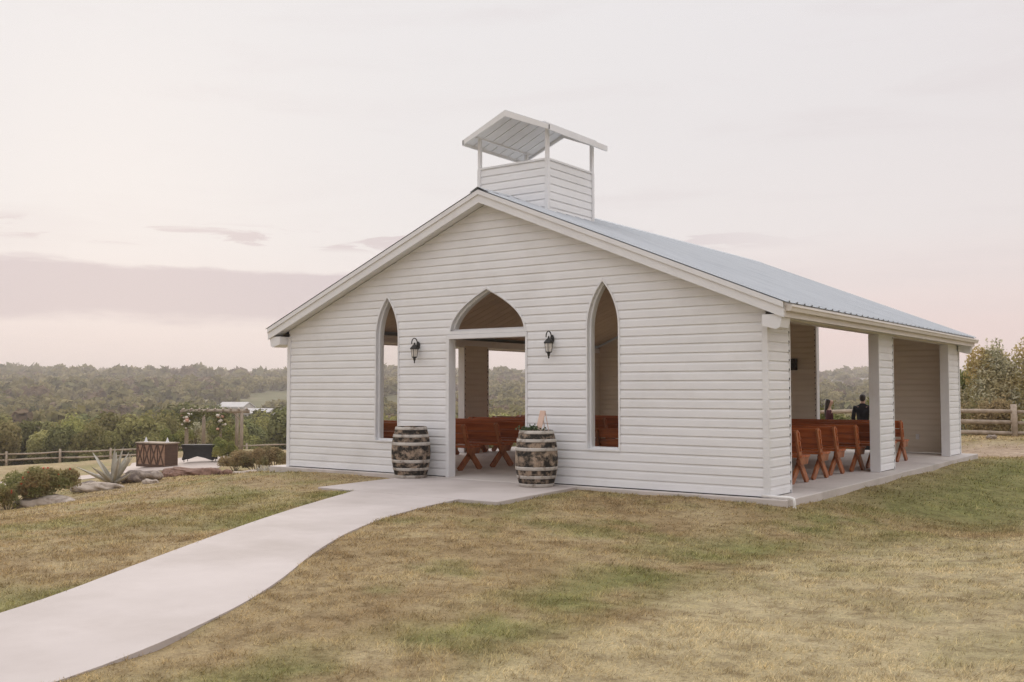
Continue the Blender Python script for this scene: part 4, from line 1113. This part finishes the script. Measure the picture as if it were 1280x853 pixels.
# shrubs beyond the right fence and behind the chapel
for i, (px, dp, sx, h, mt, n, lf, sp_, lb) in enumerate((
    (1216,40.5,1.7,4.35,'L_silver',12000,.075,.3,'tall loose silver-green bush at the back corner of the chapel'),
    (1278,40,2.1,4.3,'L_olive',15000,.075,.3,'wide olive and gold bush behind the right fence'),
    (1245,38.0,1.7,2.2,'L_dry',9000,.06,.1,'low golden-brown bush pressed against the right fence'),
    (1345,41,2.0,4.2,'L_silver',9000,.09,.3,'silver-green bush at the far right end of the fence'),
    (1195,43,1.6,3.3,'L_green',7000,.08,.25,'green bush half hidden by the chapel corner'),
    (1020,42,1.2,2.5,'L_green',3600,.07,.2,'yellow-green bush seen through the far opening behind the woman'),
    (1052,43,1.3,1.7,'L_green',3600,.07,.2,'low yellow-green bush seen between the two people'),
    (1088,42,1.3,2.3,'L_olive',3600,.07,.2,'yellow-green bush seen right of the man'),
    (1125,44,1.4,2.2,'L_green',3000,.07,.2,'green bush behind the far right panel'),
    (985,43,1.3,2.1,'L_olive',3000,.07,.2,'olive bush behind the altar panel'),
    (1045,31.5,.9,.62,'L_shrub',2600,.04,.05,'low dark hedge bush just behind the chapel'),
    (1075,31.5,.9,.60,'L_shrub',2600,.04,.05,'low dark hedge bush behind the standing man'))):
    x, y = at(px, dp); shrub('fence_bush' if i < 10 else 'hedge_bush', lb, 'bush', x, y, sx, sx*.8, h, n, lf, MT[mt], 'bushes around the back fence', 50+i, spiky=sp_, lobes=12)

# ------------------------------------------------------------------ trees of the valley
def crown_template(seed, n, leaf, lobes=11, squash=.62, tall=1.0):
    """unit crown: radius about 1, base at 0; returns verts, faces"""
    r = np.random.default_rng(seed)
    a = r.uniform(0, 2*PI, lobes); q = np.sqrt(r.random(lobes))*.68
    lc = np.stack([q*np.cos(a), q*np.sin(a), r.uniform(.38,.95,lobes)*(1-.35*q**2)], 1); lr = r.uniform(.24,.46,lobes)
    k = r.integers(0, lobes, n); d = r.normal(size=(n,3)); d /= np.linalg.norm(d,axis=1,keepdims=True)
    P = lc[k]+d*(lr[k]*r.beta(5,1.2,n))[:,None]; P[:,2] = np.maximum(P[:,2], .06*r.random(n))
    P[:,2] *= tall*1.15
    V, F = leaf_quads(P, d+r.normal(0,.32,d.shape), leaf*r.uniform(.6,1.35,n), .62, r)
    return V, F
def limb_template(seed):
    r = random.Random(seed); m = MB()
    m.tube([(0,0,-.25),(.02,0,.12),(.0,.03,.34),(.03,0,.62)], [.075,.058,.045,.015], 7)
    for i in range(5):
        a = i*1.26+r.uniform(-.3,.3); e = r.uniform(.3,.6)
        m.tube([(0,0,.14+.05*i),(math.cos(a)*e*.5,math.sin(a)*e*.5,.36+.05*i),(math.cos(a)*e,math.sin(a)*e,.58+.05*i)], [.03,.02,.006], 5)
    return m
KINDS = [('oak_tree','round-crowned green oak standing in the valley wood','L_oak',1.0),('oak_tree','broad pale green oak standing in the valley wood','L_oak2',.9),
         ('cedar_tree','dark dense cedar standing in the valley wood','L_cedar',1.25),('brown_tree','brownish half-bare tree standing in the valley wood','L_brown',.95),('oak_tree','many-lobed olive oak standing in the valley wood','L_oak',1.1)]
near_src = []; mid_src = []
for i, (nm, lb, mt, tl) in enumerate(KINDS):
    V, F = crown_template(300+i, 9000, .055, 15, tall=tl); cm = mesh_np('crown', V, F, MT[mt], link=False)
    to = limb_template(i).build('trunk', MT['bark'], None, True); tm = to.data; bpy.data.objects.remove(to)
    near_src.append((cm, tm))
    V, F = crown_template(320+i, 3000, .09, 12, tall=tl); mid_src.append(mesh_np(nm, V, F, MT[mt], link=False))
HOUSES = [(296,430,13,'pale-roofed long building in the valley left of the chapel',1),(325,360,11,'pale metal roofed barn close behind the pergola woods',1),(337,365,10,'pale metal roofed barn at the edge of the chapel',1),
          (165,1250,13,'whitish house on the far hill, middle of the left view',0),(196,1500,15,'long whitish house high on the far hill',0),(62,1500,14,'whitish house on the far hill at the left',0),(314,1300,14,'pale house on the far hill nearest the chapel corner',0),
          (1045,900,13,'white house on the far hill seen between the people',0),(1082,1000,17,'white house on the far hill seen beside the right pillar',0),(232,1700,13,'small pale house near the far hilltop',0),(116,1800,13,'tiny pale house on the far ridge',0)]
def hides_house(px, dd):
    for hp, hd, w, _, near in HOUSES:
        if abs(px-hp) < (w*.55+3)*FPX/hd and hd-(150 if near else 170) < dd < hd+8: return True
    return False
def column_of(x, y):
    v = np.array([x-CX, y-CY, 0]); return 640+FPX*(v@RT)/max(v@FW, 1e-3)
r = np.random.default_rng(77)
cand = []
def in_sector(a): return (a > -66) & (a < -5)
# visible columns of the picture: the left gap, the doorway, the openings, the right edge
SECT = [(-70,366),(470,500),(566,664),(1024,1098),(1200,1330)]
step = 4.8
d = 90.0
while d < 420:
    st = step*float(np.interp(d,[84,150,400],[.85,1.25,1.6]))
    a = R(-74)
    while a < R(2):
        dd = d+r.uniform(-.5,.5)*st; aa_ = a+r.uniform(-.5,.5)*st/d
        cand.append((dd, aa_, r.uniform(.75,1.35)*float(np.interp(d,[84,130,220,400],[2.0,3.3,4.3,5.0])))); a += st/d
    d += st*.86
sel = []; rest = []
for dd, aa_, s in cand:
    x, y = CX+dd*math.sin(aa_), CY+dd*math.cos(aa_)
    v = np.array([x-CX, y-CY, 0]); px = 640+FPX*(v@RT)/(v@FW)
    vis = any(a-6 <= px <= b+6 for a, b in SECT)
    if hides_house(px, dd): continue
    # a thin zone of clearings farther out
    if dd > 200 and float(fbm(x/70+3, y/70, 2)[()] if True else 0) > .66: continue
    (sel if vis and len(sel) < 300 else rest).append((dd, x, y, s))
TREEG = ['round green oaks in the valley wood', 'pale green oaks in the valley wood', 'dark cedars in the valley wood', 'brownish trees in the valley wood', 'many-lobed oaks in the valley wood']
def kind_at(x, y):
    q = float(fbm(np.array([x/25.]), np.array([y/25.]), 2)[0]); u = r.random()
    if u < .07: return 3
    if u < .20: return 2
    if q > .55: return 1 if u < .75 else 4
    return 0 if u < .65 else 4
Z = ground(np.array([q[1] for q in sel]), np.array([q[2] for q in sel]))
for (dd, x, y, s), z in zip(sel, Z):
    k = kind_at(x, y); nm, lb, mt, tl = KINDS[k]; rot = r.uniform(0, 6.28); hs = s*r.uniform(.9,1.25)
    if dd < 135:
        t = thing(nm, lb, 'tree', (x, y, z-.1), rot, TREEG[k]); t.scale = (s, s, hs)
        for n_, me in (('crown', near_src[k][0]), ('trunk', near_src[k][1])):
            o = bpy.data.objects.new(n_, me); COL.objects.link(o); o.parent = t
    else:
        o = bpy.data.objects.new(nm, mid_src[k]); COL.objects.link(o); o.location = (x,y,z-.15); o.rotation_euler = (0,0,rot); o.scale = (s,s,hs)
        tag(o, lb, 'tree', TREEG[k])
# the far-off wood: one mass
def far_wood(pts, n, leaf, mats, tag_, sc):
    tpl = [crown_template(400+i+n, n, leaf, 8) for i in range(5)]
    x = np.array([p[1] for p in pts]); y = np.array([p[2] for p in pts]); s = np.array([p[3] for p in pts])*sc; z = ground(x, y)-.3
    out = {}
    for i in range(len(pts)):
        V, F = tpl[i % 5]; a = r.uniform(0, 6.28); c, q = math.cos(a), math.sin(a); h = s[i]*r.uniform(.85,1.2)
        W_ = np.empty_like(V); W_[:,0] = (V[:,0]*c-V[:,1]*q)*s[i]+x[i]; W_[:,1] = (V[:,0]*q+V[:,1]*c)*s[i]+y[i]; W_[:,2] = V[:,2]*h+z[i]
        out.setdefault(kind_m(i), []).append(W_)
    return out
def kind_m(i): return ('L_oak','L_oak2','L_oak','L_oak2','L_cedar','L_oak','L_brown')[(i*7919 >> 2) % 7]
pools = {}
def addp(o):
    for k, v in o.items(): pools.setdefault(k, []).extend(v)
addp(far_wood(rest, 220, .24, None, '', 1.0))
def scatter(d0, d1, n, s0, s1, thr):
    P = []
    while len(P) < n:
        dd = math.sqrt(r.uniform(d0*d0, d1*d1)); a = R(r.uniform(-74, 2)); x, y = CX+dd*math.sin(a), CY+dd*math.cos(a)
        if hides_house(column_of(x, y), dd): continue
        if float(fbm(np.array([x/130.+3]), np.array([y/130.]), 3)[0]) > thr: continue
        P.append((dd, x, y, r.uniform(s0, s1)))
    return P
addp(far_wood(scatter(410, 900, 3600, 4.2, 6.8, .60), 80, .32, None, '', 1.0))
addp(far_wood(scatter(880, 2350, 4600, 6, 11, .57), 36, .46, None, '', 1.0))
vs, mi, mats = [], [], []
for k, lst in pools.items():
    V = np.concatenate(lst); vs.append(V); mi.append(np.full(len(V)//4, len(mats))); mats.append(MT[k])
V = np.concatenate(vs); fw_ = mesh_np('far_wood', V, np.arange(len(V)).reshape(-1,4), mats[0])
for m_ in mats[1:]: fw_.data.materials.append(m_)
fw_.data.polygons.foreach_set('material_index', np.concatenate(mi).astype(np.int32))
tag(fw_, 'mass of trees covering the valley and the far hills', 'wood', kind='stuff')
# scattered houses far out
for px, dp, w, lb, near in HOUSES:
    x, y, z = place(px, dp); h = w*.24
    t = thing('farm_house' if not near else 'metal_barn', lb, 'house' if not near else 'barn', (x,y,z+(1.2 if near else 3.0)), VA+rnd.uniform(-.5,.5), 'pale buildings far out in the valley')
    m = MB(); m.prism([(-w*.3,-6),(w*.3,-6),(w*.3,h),(0,h+w*.13),(-w*.3,h)], 'x', -w/2, w/2); m.build('wall', MT['housewall'], t)
    m = MB()
    for s in (-1,1): m.prism([(s*w*.34,h-w*.02),(0,h+w*.135),(0,h+w*.16),(s*w*.34,h+w*.01)], 'x', -w*.53, w*.53)
    m.build('roof', MT['houseroof'] if near or rnd.random() < .4 else MT['greyroof'], t)
    for k in range(3):
        m = MB(); xx = -w*.35+k*w*.3; m.box((xx,-w*.3-.05,h*.3),(xx+w*.09,-w*.3+.05,h*.75)); m.build('window', MT['darkglass'], t)

# ------------------------------------------------------------------ grass blades on the lawn
def grass(n, d0, d1, pw_):
    u = r.random(n); e = 2-pw_; dd = (d0**e+u*(d1**e-d0**e))**(1/e)
    a = np.radians(r.uniform(-75, 3, n)); x = CX+dd*np.sin(a); y = CY+dd*np.cos(a)
    k = ~paved(x, y, -.012); x, y, dd = x[k], y[k], dd[k]
    zz = ground(x, y); zc = (zz-CZ)
    ok = np.ones(len(x), bool)
    dl = fbm(x*.9, y*.9, 3)
    ok &= r.random(len(x)) < sstep(.2, .45, dl)*.6+.45
    dirt_ = sstep(3.8, 2.2, np.abs(y-(18.0+.15*(x-10))))*sstep(3, 7, x); ok &= r.random(len(x)) > dirt_*.93
    return x[ok], y[ok], zz[ok], dd[ok]
GX, GY, GZ, GD = [np.concatenate(q) for q in zip(grass(330000, 5, 16, 1.0), grass(240000, 15, 42, 1.0))]
n = len(GX); gg, pp = lawn_attrs(GX, GY)
hgt = r.uniform(.016,.062,n)*(1+.35*gg)*np.interp(GD,[5,15,40],[.9,1.0,1.5])*(.5+.75*sstep(.3,.75,fbm(GX*6.5,GY*6.5,3)))*.72; wd = .0032*np.maximum(1, GD/6.5)*r.uniform(.7,1.3,n)
az_ = r.uniform(0, 2*PI, n); ln_ = r.normal(0, .75, (n,2))*hgt[:,None]+np.array([.012,0])
bx_, by_ = np.cos(az_)*wd, np.sin(az_)*wd
B = np.stack([GX, GY, GZ-.006], 1)
V = np.stack([B-np.stack([bx_,by_,0*bx_],1), B+np.stack([bx_,by_,0*bx_],1), B+np.stack([ln_[:,0], ln_[:,1], hgt], 1)], 1).reshape(-1,3)
gs = mesh_np('grass', V, np.arange(3*n).reshape(-1,3), MT['blades'], attrs={'green': np.repeat(np.clip(gg*r.uniform(.5,1.3,n),0,1),3), 'pale': np.repeat(pp,3)})
tag(gs, 'short dry mown grass with green patches', 'grass', kind='stuff')

# ------------------------------------------------------------------ haze
hz = MB(); hz.box((-2900,-700,-60),(1500,2900,72))
hm, nt, out = newmat('haze_air')
pv = N(nt, 'ShaderNodeVolumePrincipled'); pv.inputs['Color'].default_value = (1,.935,.915,1); pv.inputs['Density'].default_value = HAZE = .00046; pv.inputs['Anisotropy'].default_value = .1
nt.links.new(pv.outputs[0], out.inputs['Volume'])
ho = hz.build('haze', hm); tag(ho, kind='stuff')

# ------------------------------------------------------------------ sky and sun
SUN_AZ, SUN_EL = R(-58), R(14)      # azimuth from +y towards +x
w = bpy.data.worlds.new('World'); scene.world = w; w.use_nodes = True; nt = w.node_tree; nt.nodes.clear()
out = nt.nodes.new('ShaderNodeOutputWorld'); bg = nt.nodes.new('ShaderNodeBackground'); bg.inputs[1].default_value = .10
sky = nt.nodes.new('ShaderNodeTexSky'); sky.sky_type = 'NISHITA'; sky.sun_disc = False; sky.sun_elevation = SUN_EL; sky.sun_rotation = SUN_AZ
sky.air_density = 1; sky.dust_density = 2; sky.ozone_density = 1
tc = N(nt, 'ShaderNodeTexCoord'); nrm = N(nt, 'ShaderNodeVectorMath', operation='NORMALIZE'); nt.links.new(tc.outputs['Generated'], nrm.inputs[0])
sep = N(nt, 'ShaderNodeSeparateXYZ'); nt.links.new(nrm.outputs[0], sep.inputs[0]); vec = nrm.outputs[0]
def math_(op, a, b=None, clamp=False):
    n_ = N(nt, 'ShaderNodeMath', operation=op); n_.use_clamp = clamp
    for i, v in enumerate((a, b)):
        if v is None: continue
        if hasattr(v, 'is_output'): nt.links.new(v, n_.inputs[i])
        else: n_.inputs[i].default_value = v
    return n_.outputs[0]
def step_(v, a, b):
    n_ = N(nt, 'ShaderNodeMapRange'); n_.interpolation_type = 'SMOOTHSTEP'; nt.links.new(v, n_.inputs[0])
    n_.inputs[1].default_value = a; n_.inputs[2].default_value = b; return n_.outputs[0]
zc = sep.outputs['Z']
# thin overcast veil: colour by height, brighter towards the low sun
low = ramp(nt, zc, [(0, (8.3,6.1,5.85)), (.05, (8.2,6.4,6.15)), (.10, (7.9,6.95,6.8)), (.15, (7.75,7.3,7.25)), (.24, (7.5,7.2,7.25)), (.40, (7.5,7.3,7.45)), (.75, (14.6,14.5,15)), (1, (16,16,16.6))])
dotn = N(nt, 'ShaderNodeVectorMath', operation='DOT_PRODUCT'); nt.links.new(vec, dotn.inputs[0]); dotn.inputs[1].default_value = (math.sin(R(-55))*math.cos(R(16)), math.cos(R(-55))*math.cos(R(16)), math.sin(R(16)))
glow = step_(dotn.outputs['Value'], .80, .99)
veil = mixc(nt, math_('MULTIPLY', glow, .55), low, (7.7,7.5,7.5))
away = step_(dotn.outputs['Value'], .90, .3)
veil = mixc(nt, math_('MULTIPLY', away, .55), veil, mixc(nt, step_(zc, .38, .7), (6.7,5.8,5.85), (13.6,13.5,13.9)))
# soft streaks in the veil
st = noise(nt, 3.0, 5, .55, vec=vec, stretch=(1.2,1.2,7), dist=.4)
veil = mixc(nt, math_('MULTIPLY', step_(st, .48, .75), .28), veil, (6.5,5.9,6.0))
# lavender bank low on the left
n2 = noise(nt, 2.6, 5, .6, vec=vec, stretch=(1,1,9)); n3 = noise(nt, 7, 4, .6, vec=vec, stretch=(1,1,4))
edge = math_('ADD', math_('MULTIPLY', math_('SUBTRACT', n2, .5), .03), math_('MULTIPLY', math_('SUBTRACT', n3, .5), .034))
zz = math_('ADD', zc, edge)
bank = math_('MULTIPLY', step_(zz, .058, .074), step_(zz, .1205, .1125))
leftw = step_(dotn.outputs['Value'], .78, .93)
bank = math_('MULTIPLY', bank, leftw)
veil = mixc(nt, math_('MULTIPLY', bank, .9), veil, (5.6,4.9,5.25))
n4 = noise(nt, 9, 5, .6, vec=vec, stretch=(1,1,6), dist=.5)
wisp = math_('MULTIPLY', math_('MULTIPLY', step_(zc, .132, .140), step_(zc, .160, .148)), step_(n4, .49, .58))
veil = mixc(nt, math_('MULTIPLY', math_('MULTIPLY', wisp, leftw), .75), veil, (5.9,5.1,5.3))
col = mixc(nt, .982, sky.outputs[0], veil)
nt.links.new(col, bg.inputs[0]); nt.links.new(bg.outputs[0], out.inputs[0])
sl = bpy.data.lights.new('sun', 'SUN'); sl.energy = 1.2; sl.angle = R(20); sl.color = (1, .86, .74)
so = bpy.data.objects.new('sun', sl); COL.objects.link(so)
sd = Vector((math.sin(SUN_AZ)*math.cos(SUN_EL), math.cos(SUN_AZ)*math.cos(SUN_EL), math.sin(SUN_EL)))
so.rotation_euler = sd.to_track_quat('Z', 'Y').to_euler(); so.location = (0,0,30)
vs_ = scene.view_settings; scene.display_settings.display_device = 'sRGB'
vs_.view_transform = 'Standard'; vs_.look = 'None'; vs_.exposure = .14; vs_.gamma = 1; vs_.use_curve_mapping = False
scene.render.engine = 'CYCLES'
scene.cycles.use_denoising = True; scene.cycles.denoiser = 'OPENIMAGEDENOISE'; scene.cycles.denoising_input_passes = 'RGB_ALBEDO_NORMAL'; scene.cycles.denoising_prefilter = 'NONE'
scene.cycles.use_adaptive_sampling = True; scene.cycles.adaptive_threshold = .005
scene.cycles.max_bounces = 6; scene.cycles.diffuse_bounces = 4; scene.cycles.transparent_max_bounces = 8; scene.cycles.volume_bounces = 1
scene.cycles.caustics_reflective = False; scene.cycles.caustics_refractive = False
